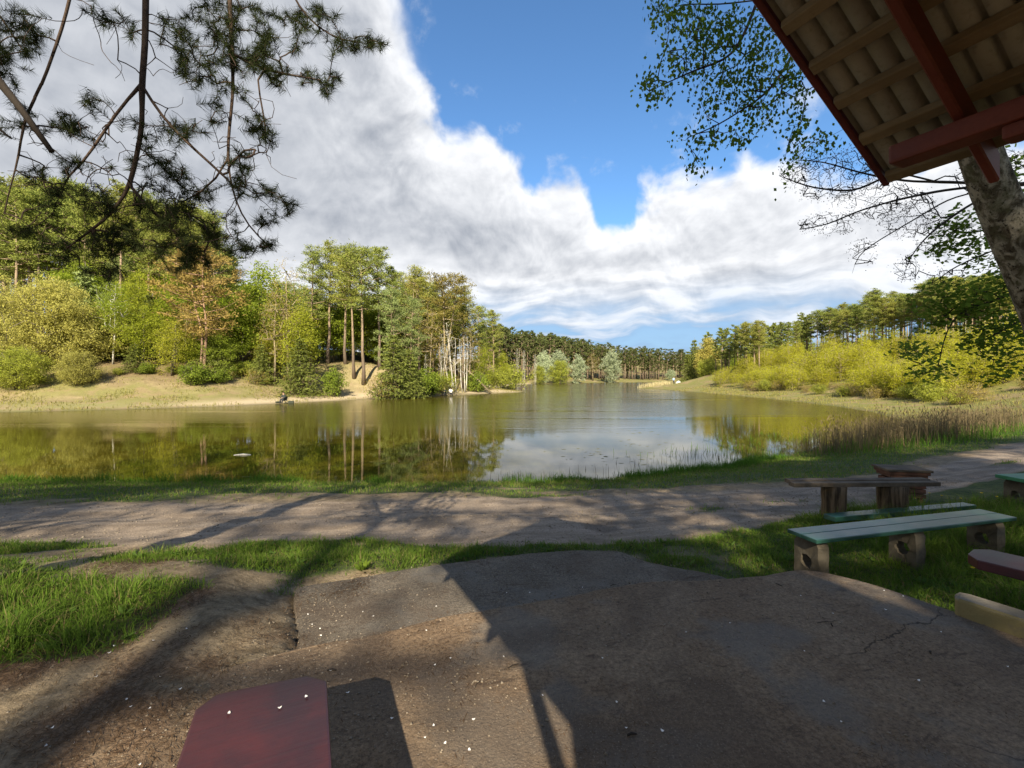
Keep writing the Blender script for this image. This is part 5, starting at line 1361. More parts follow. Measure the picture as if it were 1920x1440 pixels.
for i, (a, b) in enumerate(PET_PX):
    z = 1.40
    for _ in range(4):
        Y = FPX * (CAM_Z - z) / (b - 705); X = (a - 960) / FPX * Y; z = top_z(X, Y)
    o = link('petal', pet[i % 3], None, (X, Y, z + .004), random.random() * 6.28, random.uniform(.42, .68))
    zone = 'soil at lower left' if a < 560 else ('lower rough slab' if b < 1200 and a < 1150 else 'brown concrete floor')
    tag(o, f'tiny white fallen petal on the {zone}', 'petal', f'white petals on the {zone}')
for dx_, dy_ in ((.10, .10), (.12, .02), (.08, -.13)):
    p_ = mid_end + d_b * dx_ + np.array((-d_b[1], d_b[0])) * dy_
    o = link('petal', pet[1], None, (p_[0], p_[1], 1.904), random.random() * 6, .5); tag(o, 'white petal lying on the maroon foreground bench', 'petal', 'petals on the maroon bench')
# twigs on the floor
for i, (a, b, L, w_) in enumerate(((962, 1250, .07, .006), (895, 1285, .06, .004), (1185, 1379, .045, .010), (1460, 1097, .05, .006), (1547, 1168, .12, .003), (1560, 1172, .04, .007), (1745, 1224, .03, .009), (622, 1258, .05, .010), (1150, 1098, .06, .005))):
    z = 1.40
    for _ in range(4):
        Y = FPX * (CAM_Z - z) / (b - 705); X = (a - 960) / FPX * Y; z = top_z(X, Y)
    mb = MB(); add_tube(mb, [(-L / 2, 0, .004), (0, .004, .007), (L / 2, -.002, .004)], [w_ * .5, w_ * .6, w_ * .35], 5)
    where = ['beside the sunlit patch', 'inside the sunlit patch', 'at the bottom centre of the floor', 'near the long green bench', 'on the right half of the floor', 'beside the long thin twig', 'on the right of the floor', 'by the maroon foreground bench', 'at the far edge of the floor'][i]
    o = link('twig', mb.mesh('twig', B_dark), None, (X, Y, z), random.random() * 3 if i != 4 else .15); tag(o, f'small dark twig lying {where}', 'twig', None)

# dandelions by the right-hand maroon bench and in the tall grass
M_yel = newmat('dandelion_yellow'); principled(M_yel[1], M_yel[2], (.62, .45, .02), .7, None, .1); M_yel = M_yel[0]
for i, (a, b, Y) in enumerate(((1823, 1066, 3.5), (1742, 925, 6.3), (1765, 930, 6.2), (1800, 935, 6.0), (1840, 925, 6.3), (1868, 932, 6.1), (1715, 935, 6.5))):
    p_ = at(a, b, Y); g = hz(p_[0], p_[1]); H = max(.08, p_[2] - g)
    e = thing('dandelion', 'yellow dandelion flowering in front of the right maroon bench' if i == 0 else 'small yellow flower in the tall grass behind the benches', 'flower', (p_[0], p_[1], g), 0, None if i == 0 else 'yellow flowers in the grass')
    mb = MB(); add_tube(mb, [(0, 0, 0), (.01, 0, H * .6), (.012, .005, H)], .0022, 4); st_ = link('stem', mb.mesh('stem', L_grass), e)
    mb = MB(); n = 26; aa = rs.random(n) * 6.28; dd_ = np.stack([np.cos(aa), np.sin(aa), rs.uniform(.15, .9, n)], -1)
    V, F = cards(np.tile((.012, .005, H), (n, 1)) + unit(dd_) * .010, dd_, np.tile((0, 0, 1.), (n, 1)), .022, .006); mb.add(V, F); link('flower_head', mb.mesh('flower_head', M_yel), st_)
# leafy weed at the slab's far corner
wp = at(682, 1066, 4.2); e = thing('leafy_weed', 'small bright leafy weed at the corner of the rough slab', 'plant', (wp[0], wp[1], max(hz(wp[0], wp[1]), 1.19)))
n = 46; aa = rs.random(n) * 6.28; dd_ = np.stack([np.cos(aa), np.sin(aa), rs.uniform(.3, 1.4, n)], -1); V, F = cards(unit(dd_) * rs.uniform(.03, .09, (n, 1)), dd_, np.tile((0, 0, 1.), (n, 1)) + rs.normal(size=(n, 3)) * .4, rs.uniform(.05, .09, n), rs.uniform(.02, .035, n))
V[:, 2] = np.maximum(V[:, 2], .002); link('leaves', make_mesh('leaves', V, F, L_maple), e)

# ------------------------------------------------------------------ trees close by
def grow(nodes, par, targets, rs, step=.08, jit=.10, sag=0.0, bias=0.0):
    """join every target to the nearest wood, starting from given polylines"""
    n0 = len(nodes); arr = np.zeros((n0 + len(targets) * 13, 3)); arr[:n0] = nodes; par = list(par); cnt = n0; ids = []
    base = np.asarray(nodes)
    dt = np.array([np.min(np.linalg.norm(base - q, axis=1)) for q in targets])
    for k in np.argsort(dt):
        q = targets[k]; dv = arr[:cnt] - q; dd = np.linalg.norm(dv, axis=1) - bias * np.maximum(dv[:, 2], 0)
        j = int(np.argmin(dd)); p0 = arr[j].copy(); L = np.linalg.norm(q - p0); n = int(np.clip(L / step, 1, 12)); last = j
        w1 = rs.normal(size=3) * jit * L
        for i in range(1, n + 1):
            f = i / n; p = p0 + (q - p0) * f + w1 * math.sin(math.pi * f) + (rs.normal(size=3) * jit * .35 * L / n if i < n else 0)
            p[2] -= sag * L * math.sin(math.pi * f)
            arr[cnt] = p; par.append(last); last = cnt; cnt += 1
        ids.append(last)
    return arr[:cnt], np.array(par), np.array(ids)

def poly_nodes(lines, sub=.10):
    """polylines (each (points, index of the line it leaves or -1)) -> nodes, parents"""
    nodes, par = [], []
    for pts_, join in lines:
        pts_ = np.array(pts_, float)
        # smooth resample
        seg = np.linalg.norm(np.diff(pts_, axis=0), axis=1); t_ = np.concatenate([[0], np.cumsum(seg)]); m_ = max(2, int(t_[-1] / sub))
        q = np.linspace(0, t_[-1], m_); P_ = np.stack([np.interp(q, t_, pts_[:, i]) for i in range(3)], -1)
        for _ in range(2): P_[1:-1] = .5 * P_[1:-1] + .25 * (P_[:-2] + P_[2:])
        st = len(nodes)
        if join and nodes:
            j = int(np.argmin(np.linalg.norm(np.array(nodes) - P_[0], axis=1)))
        else: j = -1
        for i, p in enumerate(P_):
            nodes.append(p); par.append(j if i == 0 else st + i - 1)
    return np.array(nodes), par

def radii(nodes, par, ids, r_tip, pw, r_max):
    n = len(nodes); load = np.zeros(n); load[ids] = 1
    for i in range(n - 1, -1, -1):
        if par[i] >= 0: load[par[i]] += load[i]
    return np.minimum(r_tip * np.maximum(load, 1) ** pw, r_max)

def limb_mesh(name, nodes, par, r, mat, k=5):
    sel = np.array([i for i in range(len(nodes)) if par[i] >= 0]); p = np.array([par[i] for i in sel])
    V, F = frusta(nodes[p], nodes[sel] + (nodes[sel] - nodes[p]) * .04, np.minimum(r[p], r[sel] * 1.5), r[sel], k)
    return make_mesh(name, V, F, mat, True)

def ellipse_px(lst, rs, Yf, mult=1.0):
    out = []
    for cx, cy_, rx, ry, n, *yy in lst:
        n = max(1, int(n * mult)); Yc = yy[0] if yy else Yf()
        for _ in range(n):
            r_ = math.sqrt(rs.random()); a = rs.random() * 6.283
            out.append(at(cx + rx * r_ * math.cos(a), cy_ + ry * r_ * math.sin(a), Yc + rs.normal() * .16))
    return np.array(out)

def bark_near(name, c1, c2, c3, sc=(9., 9., 4.), disp=.03, lich=None):
    m, t, out = newmat(name)
    o = position(t); x, y, z = sep(t, o)
    v = xyz(t, x * sc[0], y * sc[1], z * sc[2])
    n1 = noise(t, v, 1.0, 6, .65, .5); n2 = noise(t, v, 3.4, 5, .7, .3)
    c = mixc(t, n1.step(.40, .60), c1, c2); c = mixc(t, n2.step(.52, .66), c, c3)
    if lich: c = mixc(t, noise(t, v, .6, 4, .6).step(.50, .66) * .6, c, lich)
    principled(t, out, c, .92, bump(t, n1 * .6 + n2 * .4, 1.0, disp), .1)
    return m
B_nearpine = bark_near('near_pine_twig_bark', (.050, .034, .026), (.085, .060, .045), (.028, .020, .016), (60, 60, 30), .004)
B_nearbirch = bark_near('old_birch_bark', (.080, .062, .040), (.330, .285, .215), (.016, .012, .009), (11, 11, 8), .03, (.110, .105, .055))

# --- the pine whose branches hang into the picture at upper left
rs = np.random.default_rng(401)
Tx, Ty = -4.3, -1.3; gz = hz(Tx, Ty)
pt = thing('overhanging_pine', 'near pine with dark needle branches hanging in at the upper left', 'tree', (0, 0, 0))
trunk_path = [(Tx, Ty, gz - .1), (Tx + .05, Ty, gz + 2), (Tx + .2, Ty + .1, gz + 5), (Tx + .25, Ty + .2, gz + 8), (Tx + .1, Ty + .2, gz + 12)]
mb = MB(); add_tube(mb, trunk_path, [.24, .19, .16, .13, .06], 14, True, .06, rs); link('trunk', mb.mesh('trunk', B_pine, True), pt)
def L_(Y, *p): return [at(a, b, Y + (q[0] if q else 0)) for a, b, *q in p]
limb0 = [np.array((Tx + .2, Ty + .1, gz + 5.2)), np.array((-3.4, .6, 6.3)), np.array((-2.6, 1.9, 6.1)), np.array((-1.6, 2.6, 5.95)), np.array((-.7, 2.9, 5.7))]
lines = [(limb0, 0),
         ([limb0[2] + (0, 0, 0), *L_(2.5, (150, -90), (130, 0), (115, 60), (95, 110), (80, 160), (55, 198), (40, 240), (36, 300), (18, 350), (8, 400))], 1),
         ([limb0[2] + (.1, .1, 0), *L_(2.45, (275, -110), (273, 0), (272, 100), (264, 160), (269, 240), (255, 290), (246, 350), (218, 392), (190, 420), (150, 446), (105, 482))], 1),
         (L_(2.45, (264, 160), (232, 190), (205, 235), (180, 262), (168, 300), (130, 330)), 1),
         (L_(2.45, (268, 162), (300, 215), (350, 268), (402, 312), (440, 350)), 1),
         ([limb0[3] + (0, 0, 0), *L_(2.6, (430, -110), (430, 0), (435, 80), (438, 180), (430, 230), (426, 300), (432, 345), (446, 392), (470, 432), (505, 462))], 1),
         ([limb0[3] + (.1, .1, 0), *L_(2.7, (520, -90), (550, 0), (590, 50), (640, 78), (725, 84))], 1),
         (L_(2.6, (434, 100), (480, 130), (540, 140), (600, 150)), 1),
         (L_(2.6, (426, 300), (410, 345), (380, 365), (340, 380)), 1),
         (L_(2.45, (246, 350), (285, 400), (330, 430), (360, 470)), 1),
         (L_(2.6, (484, 150), (487, 200), (505, 240), (490, 300), (520, 335), (555, 335)), 1),
         ([limb0[1] + (0, 0, 0), *L_(2.5, (-60, -60), (0, 30), (40, 90), (60, 120))], 1)]
nodes, par = poly_nodes(lines, .08)
CL = [(20, 60, 55, 55, 26), (30, 120, 40, 35, 16), (60, 95, 20, 15, 6), (190, 22, 45, 22, 7), (255, 60, 18, 18, 3), (330, 60, 45, 60, 18), (400, 40, 55, 45, 30), (455, 70, 60, 65, 46), (520, 60, 55, 55, 30), (590, 35, 48, 32, 16), (645, 84, 36, 20, 14), (700, 85, 28, 8, 9), (600, 150, 38, 22, 14), (615, 172, 10, 12, 4), (500, 130, 48, 38, 20),
      (390, 125, 55, 38, 20), (345, 110, 36, 36, 10), (430, 172, 36, 26, 7), (480, 232, 22, 22, 6), (497, 248, 18, 12, 6), (170, 195, 26, 12, 6), (110, 222, 38, 28, 12), (140, 252, 32, 18, 9), (20, 225, 28, 50, 9), (130, 305, 26, 22, 8), (232, 232, 26, 18, 3), (282, 258, 16, 16, 3), (335, 235, 36, 18, 5), (300, 312, 36, 22, 7), (355, 242, 26, 16, 4), (320, 330, 34, 26, 7),
      (402, 205, 18, 34, 5), (452, 310, 18, 26, 9), (440, 350, 26, 26, 7), (502, 372, 36, 16, 10), (546, 388, 12, 18, 7), (502, 412, 22, 12, 7), (380, 362, 26, 20, 9), (500, 250, 14, 10, 4),
      (120, 370, 55, 22, 13), (200, 385, 55, 22, 15), (262, 402, 70, 36, 17), (330, 402, 70, 38, 22), (300, 442, 75, 40, 20), (352, 452, 60, 34, 16), (222, 452, 54, 26, 17), (130, 472, 64, 22, 13), (422, 432, 36, 26, 16), (452, 472, 26, 12, 9), (502, 462, 18, 8, 6), (290, 490, 80, 26, 15), (202, 516, 34, 12, 9), (62, 332, 34, 16, 6), (382, 496, 16, 10, 5), (42, 432, 34, 12, 5), (240, 350, 120, 40, 18), (330, 280, 150, 60, 16)]
tg = ellipse_px(CL, rs, lambda: 2.5 + rs.normal() * .12)
bare = ellipse_px([(330, 300, 170, 110, 60), (250, 300, 120, 100, 50), (120, 300, 110, 80, 40), (450, 270, 70, 120, 36), (330, 110, 160, 80, 40), (500, 180, 60, 100, 20), (250, 430, 200, 60, 40), (60, 380, 60, 70, 14)], rs, lambda: 2.5 + rs.normal() * .12)
tg_all = np.concatenate([tg, bare]); nd, pr, ids_all = grow(nodes, par, tg_all, rs, .03, .13, -.05)
order_ = np.argsort(np.array([np.min(np.linalg.norm(np.asarray(nodes) - q, axis=1)) for q in tg_all])); ids = ids_all[order_ < len(tg)]
r_ = radii(nd, pr, ids_all, .0012, .42, .019)
nl = len(nodes)
br_o = link('branches', limb_mesh('branches', nd, pr, r_, B_nearpine, 5), pt)
# the dead stubs
for a, b, ra, rb in ((at(-30, 118, 2.1), at(97, 284, 2.1), .021, .011), (at(-20, 236, 2.1), at(21, 260, 2.1), .008, .003)):
    mb = MB(); q = at(-140, 20, 1.6); add_tube(mb, [a + (a - b) * 1.2, a, (a + b) / 2 + np.array((0, 0, .012)), b], [ra * 1.3, ra, (ra + rb) / 2, rb], 8, True, .1, rs)
    link('dead_branch', mb.mesh('dead_branch', B_dark, True), pt)
def needle_tufts(p, ax, rs, n=80, L=.056, W=.0024, axl=.095):
    m_ = len(p); c = np.repeat(p, n, 0); A = np.repeat(unit(ax), n, 0); f = rs.random((m_ * n, 1)) ** .7
    rad = rs.normal(size=(m_ * n, 3)); rad = unit(rad - A * np.sum(rad * A, 1, keepdims=True))
    d_ = unit(A * rs.uniform(.25, 1.1, (m_ * n, 1)) + rad * 1.0)
    b0 = c - A * axl * (1 - f); s = np.repeat(rs.uniform(.75, 1.2, m_), n)[:, None] * rs.uniform(.7, 1.15, (m_ * n, 1))
    w = unit(np.cross(d_, rs.normal(size=d_.shape))) * W / 2
    V = np.stack([b0 - w, b0 + w, b0 + d_ * L * s], 1).reshape(-1, 3)
    return V, np.arange(len(V)).reshape(-1, 3)
axd = nd[ids] - nd[np.maximum(pr[ids], 0)] + rs.normal(size=(len(ids), 3)) * .01 + np.array((0, 0, -.004))
V, F = needle_tufts(nd[ids], axd, rs)
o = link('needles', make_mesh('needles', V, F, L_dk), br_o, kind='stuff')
# its own crown high above
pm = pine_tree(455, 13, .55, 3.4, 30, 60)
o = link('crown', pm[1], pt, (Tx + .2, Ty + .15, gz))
bpy.data.meshes.remove(pm[0])

# --- the leaning birch at the right
bt = thing('leaning_birch', 'leaning old birch with cracked grey-white bark at the right edge', 'tree', (0, 0, 0))
bp = [at(2065, 1080, 4.7), at(2040, 900, 4.6), at(2010, 720, 4.45), at(1968, 600, 4.35), at(1926, 500, 4.3), at(1892, 420, 4.25), at(1862, 350, 4.2), at(1836, 280, 4.15), at(1800, 170, 4.15), at(1760, 40, 4.2), at(1700, -160, 4.3), at(1660, -330, 4.5)]
bp[0][2] = hz(bp[0][0], bp[0][1]) - .1
mb = MB(); add_tube(mb, bp, [.28, .24, .21, .185, .172, .164, .156, .15, .135, .12, .10, .07], 22, True, .10, rs); link('trunk', mb.mesh('trunk', B_nearbirch, True), bt)
lines = [([bp[8], bp[9], bp[10], bp[11]], 0),
         ([bp[10], *L_(4.1, (1620, -120), (1540, 20), (1505, 75), (1470, 130), (1440, 175), (1400, 200), (1352, 232), (1290, 258))], 1),
         ([bp[11], *L_(4.2, (1540, -160), (1450, -60), (1420, 0), (1398, 60), (1370, 110), (1310, 128), (1240, 160))], 1),
         ([bp[9], *L_(4.3, (1640, 120), (1560, 170), (1512, 152), (1508, 190), (1508, 230), (1480, 262), (1470, 300))], 1),
         ([bp[9], *L_(4.4, (1660, 180), (1590, 240), (1540, 262), (1500, 285), (1470, 320))], 1),
         (L_(4.2, (1420, 0), (1340, 10), (1270, 5), (1235, 25)), 1)]
nodes, par = poly_nodes(lines, .10)
CB = [(1240, 20, 32, 25, 60), (1290, 45, 48, 45, 120), (1345, 95, 55, 55, 150), (1400, 60, 55, 55, 150), (1440, 115, 48, 55, 140), (1480, 165, 36, 46, 90), (1380, 165, 55, 38, 130), (1290, 112, 48, 36, 70), (1228, 162, 26, 30, 70), (1262, 100, 26, 26, 30), (1322, 190, 26, 38, 45), (1422, 208, 46, 28, 80), (1352, 250, 46, 16, 40), (1302, 262, 36, 12, 24), (1302, 300, 18, 18, 20), (1320, 320, 8, 12, 6), (1390, 252, 18, 12, 20), (1502, 232, 26, 12, 20), (1522, 268, 46, 20, 60), (1482, 302, 18, 22, 16), (1330, 30, 60, 30, 60), (1470, 330, 8, 16, 5)]
tips = ellipse_px(CB, rs, lambda: 4.15 + rs.normal() * .2, .30)
nd, pr, ids = grow(nodes, par, tips, rs, .08, .10, .04, .15)
r_ = radii(nd, pr, ids, .0011, .48, .05)
br_o = link('branches', limb_mesh('branches', nd, pr, r_, B_dark, 5), bt)
tp = nd[ids]; n = 8; c = np.repeat(tp, n, 0) + rs.normal(size=(len(tp) * n, 3)) * np.array((.05, .06, .055)) - np.array((0, 0, .02))
d_ = rs.normal(size=(len(c), 3)) * .45 + np.array((0, 0, -1.)); sz = rs.uniform(.026, .048, len(c))
V, F = cards(c, d_, rs.normal(size=(len(c), 3)), sz, sz * .78)
link('leaves', make_mesh('leaves', V, F, L_birch), br_o, kind='stuff')

# --- bare tree reaching in behind the birch
bb = thing('bare_branch_tree', 'leafless tree whose fine dark twigs fan out under the roof corner', 'tree', (0, 0, 0))
YB = 6.2; tb = at(2230, 1000, 6.4); tb[2] = hz(tb[0], tb[1]) - .1
tk = [tb, at(2210, 700, 6.3), at(2180, 450, 6.2), at(2150, 300, 6.2), at(2120, 0, 6.2), at(2100, -300, 6.2)]
mb = MB(); add_tube(mb, tk, [.20, .17, .15, .13, .10, .04], 10, True, .06, rs); link('trunk', mb.mesh('trunk', B_grey, True), bb)
lines = [(tk[1:], 0),
         ([tk[3], *L_(YB, (2020, 330), (1900, 348), (1800, 342), (1700, 340), (1620, 326), (1540, 302), (1480, 300))], 1),
         (L_(YB, (1860, 346), (1760, 358), (1680, 375), (1610, 395), (1550, 422), (1500, 430)), 1),
         (L_(YB, (1880, 348), (1780, 372), (1700, 420), (1645, 452), (1605, 480), (1598, 512)), 1),
         (L_(YB, (1880, 350), (1800, 395), (1740, 440), (1705, 482), (1690, 530)), 1),
         (L_(YB, (1760, 342), (1680, 322), (1600, 360), (1520, 352), (1462, 330)), 1),
         ([tk[2], *L_(YB, (2050, 420), (1960, 440), (1860, 470), (1790, 500), (1730, 545))], 1),
         (L_(YB, (1960, 340), (1900, 300), (1870, 280), (1840, 270)), 1)]
nodes, par = poly_nodes(lines, .12)
CT_ = [(1560, 335, 85, 45, 110), (1640, 375, 85, 42, 120), (1560, 420, 55, 22, 40), (1700, 400, 60, 50, 90), (1625, 470, 36, 24, 18), (1700, 502, 26, 26, 34), (1750, 440, 36, 42, 50), (1850, 330, 60, 40, 50), (1490, 320, 30, 30, 24), (1600, 300, 40, 30, 30), (1780, 520, 40, 20, 26), (1890, 300, 40, 25, 24), (1512, 425, 14, 8, 8), (1545, 300, 50, 30, 30)]
tips = ellipse_px(CT_, rs, lambda: YB + rs.normal() * .25, 1.9)
nd, pr, ids = grow(nodes, par, tips, rs, .13, .11, .02)
r_ = radii(nd, pr, ids, .0016, .42, .045)
br_o = link('branches', limb_mesh('branches', nd, pr, r_, B_dark, 4), bb)
tp = nd[ids]; n = 3; c = np.repeat(tp, n, 0) + rs.normal(size=(len(tp) * n, 3)) * .035
V, F = cards(c, rs.normal(size=(len(c), 3)), rs.normal(size=(len(c), 3)), rs.uniform(.012, .028, len(c)), rs.uniform(.008, .016, len(c)))
link('buds', make_mesh('buds', V, F, B_dark), br_o, kind='stuff')

# --- leafy maple behind the birch
mt_ = thing('leafy_maple', 'fresh green maple boughs showing on both sides of the leaning birch', 'tree', (0, 0, 0))
YM = 7.4; tb = at(2120, 960, 7.8); tb[2] = hz(tb[0], tb[1]) - .1
tk = [tb, at(2110, 700, 7.7), at(2090, 500, 7.6), at(2060, 300, 7.6), at(2030, 100, 7.7)]
mb = MB(); add_tube(mb, tk, [.18, .15, .13, .10, .05], 10, True, .06, rs); link('trunk', mb.mesh('trunk', B_grey, True), mt_)
lines = [(tk[1:], 0),
         ([tk[2], *L_(YM, (1990, 515), (1900, 548), (1850, 570), (1806, 580), (1778, 610), (1764, 660), (1757, 700))], 1),
         ([tk[3], *L_(YM, (1960, 380), (1880, 420), (1820, 440), (1780, 430))], 1),
         ([tk[3], *L_(YM, (1980, 280), (1920, 310), (1890, 320))], 1),
         ([tk[1], *L_(YM, (2000, 600), (1930, 590), (1880, 620), (1840, 640))], 1),
         (L_(YM, (1764, 660), (1740, 680), (1705, 690)), 1)]
nodes, par = poly_nodes(lines, .14)
CM = [(1800, 430, 42, 38, 34), (1842, 470, 34, 28, 22), (1770, 470, 30, 26, 10), (1900, 312, 26, 22, 16), (1908, 390, 22, 22, 14), (1800, 560, 75, 36, 60), (1862, 580, 55, 46, 60), (1762, 592, 36, 26, 22), (1882, 522, 36, 26, 26), (1902, 625, 26, 36, 24), (1842, 640, 36, 20, 20), (1722, 662, 24, 9, 10), (1762, 690, 18, 12, 8), (1736, 702, 22, 8, 8), (1700, 650, 18, 8, 5), (1885, 670, 30, 25, 14), (1870, 700, 40, 14, 8)]
tips = ellipse_px(CM, rs, lambda: YM + rs.normal() * .3, 1.25)
nd, pr, ids = grow(nodes, par, tips, rs, .15, .10, .02)
r_ = radii(nd, pr, ids, .002, .45, .045)
br_o = link('branches', limb_mesh('branches', nd, pr, r_, B_dark, 4), mt_)
tp = nd[ids]; n = 9; c = np.repeat(tp, n, 0) + rs.normal(size=(len(tp) * n, 3)) * np.array((.12, .12, .07))
d_ = rs.normal(size=(len(c), 3)); d_[:, 2] *= .4; nn = rs.normal(size=(len(c), 3)) * .5 + np.array((0, 0, 1.)); sz = rs.uniform(.05, .10, len(c))
V, F = cards(c, d_, nn, sz, sz * .8)
link('leaves', make_mesh('leaves', V, F, L_maple), br_o, kind='stuff')

# --- the wood at the photographer's back, which shades the foreground
AIRY = [pine_tree(470 + i, 18, .45, 3.6, 34, 15, card=(.30, .07)) for i in range(2)]      # added unseen pines, crowns kept thin to soften the sun
BACK = [(0, -8.8, -5.4, 15), (5, 2.6, -8.2, 15), (1, 6.4, -6.5, 15), (3, 10.4, -9.0, 16), (0, -12.5, -8.5, 16), (5, 14.6, -6.0, 15), (2, 4.6, -12.5, 17), (1, 8.8, -13.0, 17), (3, -9.5, -13.5, 17), (0, 18.5, -10, 16)]
for k, x_, y_, h_ in BACK:
    plant(PINES[k], x_, y_, h_, 18, 'pine_tree', 'pine of the wood behind the shelter', 'tree', 'pines behind the shelter', sxy=1.15)
for i, (x_, y_, h_) in enumerate(((.6, -16.5, 22), (-3.0, -18.5, 23))):
    plant(AIRY[i % 2], x_, y_, h_, 18, 'sun_filter_pine', 'unseen thin-crowned pine added behind the shelter to filter the sun', 'tree', 'sun-filtering pines added behind the shelter', sxy=1.1)

# ------------------------------------------------------------------ people and things across the lake
def flat(name, c, rough=.8, spec=.2):
    m, t, out = newmat(name); n = noise(t, coord(t), 12, 4, .6)
    principled(t, out, scalec(t, c, n * .5 + .75), rough, None, spec); return m
M_skin = flat('skin', (.42, .26, .18)); M_hair = flat('dark_hair', (.035, .025, .02)); M_shirt_d = flat('dark_jacket', (.040, .045, .040)); M_trous = flat('dark_trousers', (.035, .036, .042))
M_shirt_w = flat('white_shirt', (.72, .70, .66)); M_blue = flat('pale_blue_cloth', (.30, .42, .58)); M_boot = flat('boots', (.03, .025, .02)); M_canvas = flat('dark_canvas', (.045, .050, .035)); M_tent = flat('white_tent_cloth', (.70, .70, .66))

def person(label, loc, rz, shirt, pose='sit', group=None):
    """a body grown over a jointed skeleton as one surface; seated on a low chair or standing"""
    e = thing('person', label, 'person', loc, rz, group)
    J, Ed, Rr = [], [], []
    def j(p, r_, par=None):
        J.append(p); Rr.append(r_)
        if par is not None: Ed.append((par, len(J) - 1))
        return len(J) - 1
    hp = .42 if pose == 'sit' else .93
    pel = j((0, 0, hp), .15); wa = j((0, -.02, hp + .18), .135, pel); ch = j((0, -.01, hp + .40), .16, wa); nk = j((0, .02, hp + .56), .06, ch)
    hd = j((0, .045, hp + .65), .085, nk); h2 = j((0, .05, hp + .76), .085, hd); j((0, .14, hp + .68), .018, hd)
    for s in (-1, 1):
        shd = j((s * .19, 0, hp + .48), .065, ch)
        if pose == 'sit': el_ = j((s * .25, .14, hp + .24), .047, shd); wr = j((s * .13, .36, hp + .20), .032, el_); pm_ = j((s * .11, .43, hp + .21), .036, wr)
        else: el_ = j((s * .27, .0, hp + .20), .047, shd); wr = j((s * .26, .10, hp - .03), .032, el_); pm_ = j((s * .25, .12, hp - .10), .036, wr)
        fd = np.array((0, .06, -.02)) if pose == 'sit' else np.array((0, .02, -.07))
        for q in range(4):
            off = np.array(((q - 1.5) * .018, 0, 0)); b0 = np.array(J[pm_]) + off + fd * .5
            k1 = j(tuple(b0), .010, pm_); k2 = j(tuple(b0 + fd * (.7 - .08 * abs(q - 1.5))), .009, k1)
        th = j(tuple(np.array(J[pm_]) + np.array((-s * .035, .01, .01))), .010, pm_)
        if pose == 'sit': kn = j((s * .13, .42, hp + .03), .075, pel); an = j((s * .13, .44, .09), .05, kn); to = j((s * .14, .60, .045), .042, an)
        else: kn = j((s * .11, .02, .50), .075, pel); an = j((s * .12, -.01, .09), .05, kn); to = j((s * .13, .16, .045), .042, an)
    me = bpy.data.meshes.new('body'); me.from_pydata(J, Ed, []); o = bpy.data.objects.new('body_tmp', me); col.objects.link(o)
    md = o.modifiers.new('skin', 'SKIN')
    for v, r_ in zip(me.skin_vertices[0].data, Rr): v.radius = (r_, r_)
    me.skin_vertices[0].data[0].use_root = True
    sb = o.modifiers.new('sub', 'SUBSURF'); sb.levels = 1
    dg = bpy.context.evaluated_depsgraph_get(); bm_ = bpy.data.meshes.new_from_object(o.evaluated_get(dg)); bpy.data.objects.remove(o)
    for m_ in (shirt, M_trous, M_skin, M_boot): bm_.materials.append(m_)
    for p_ in bm_.polygons:
        c = p_.center; i = 0
        if c.z < hp + .06 and (pose != 'sit' or c.z < hp + .12) and abs(c.x) < .235 and not (pose == 'sit' and c.z > hp + .13): i = 1
        if c.z > hp + .555 or (pose == 'sit' and c.y > .33 and c.z > hp + .11): i = 2
        if pose != 'sit' and abs(c.x) > .2 and c.z < hp + .02 and c.z > hp - .3: i = 2
        if c.z < .10: i = 3
        p_.material_index = i; p_.use_smooth = True
    link('body', bm_, e)
    bm = bmesh.new(); bmesh.ops.create_icosphere(bm, subdivisions=2, radius=.105)
    for v in bm.verts: v.co.z *= .8; v.co.y *= 1.12
    geom = [v for v in bm.verts if v.co.z < -.02 and v.co.y > -.02]; bmesh.ops.delete(bm, geom=geom, context='VERTS')
    mm = bpy.data.meshes.new('hair'); bm.to_mesh(mm); bm.free(); mm.materials.append(M_hair)
    link('hair', mm, e, (0, .035, hp + .755))
    return e

def camp_chair(label, loc, rz, mat):
    e = thing('camp_chair', label, 'chair', loc, rz)
    V, F = box(.50, .46, .025, (0, .02, .30)); link('seat', bev_mesh('seat', V, F, mat, .008, 1), e)
    V = [(-.25, -.22, .32), (.25, -.22, .32), (.25, -.34, .74), (-.25, -.34, .74), (-.25, -.245, .32), (.25, -.245, .32), (.25, -.365, .74), (-.25, -.365, .74)]
    link('backrest', bev_mesh('backrest', V, [(0, 1, 2, 3), (7, 6, 5, 4), (0, 4, 5, 1), (1, 5, 6, 2), (2, 6, 7, 3), (3, 7, 4, 0)], mat, .006, 1), e)
    for sx in (-.24, .24):
        for y0, y1 in ((-.24, .26), (.26, -.24)):
            mb = MB(); add_tube(mb, [(sx, y0, 0), (sx, y1, .33)], .012, 6); link('leg', mb.mesh('leg', M_boot), e)
    return e
def on_shore(px, py):
    Y = FPX * (CAM_Z - .2) / (py - 705)
    for _ in range(30):
        X = (px - 960) / FPX * Y; Y = .5 * Y + .5 * FPX * (CAM_Z - max(hz(X, Y), .02)) / (py - 705)
    return X, Y, max(hz(X, Y), .02)
def rod(label, a, b):
    mb = MB(); a, b = np.array(a), np.array(b); m_ = (a + b) / 2 + np.array((0, 0, .12)); add_tube(mb, [a, m_, b], [.016, .011, .006], 5)
    o = link('fishing_rod', mb.mesh('fishing_rod', M_boot)); tag(o, label, 'fishing rod')
X, Y, Z = on_shore(532, 756.5)
person('angler in dark clothes sitting alone at the left waterline', (X, Y, Z), R(172), M_shirt_d)
camp_chair('dark folding chair under the lone angler', (X, Y, Z), R(172), M_canvas)
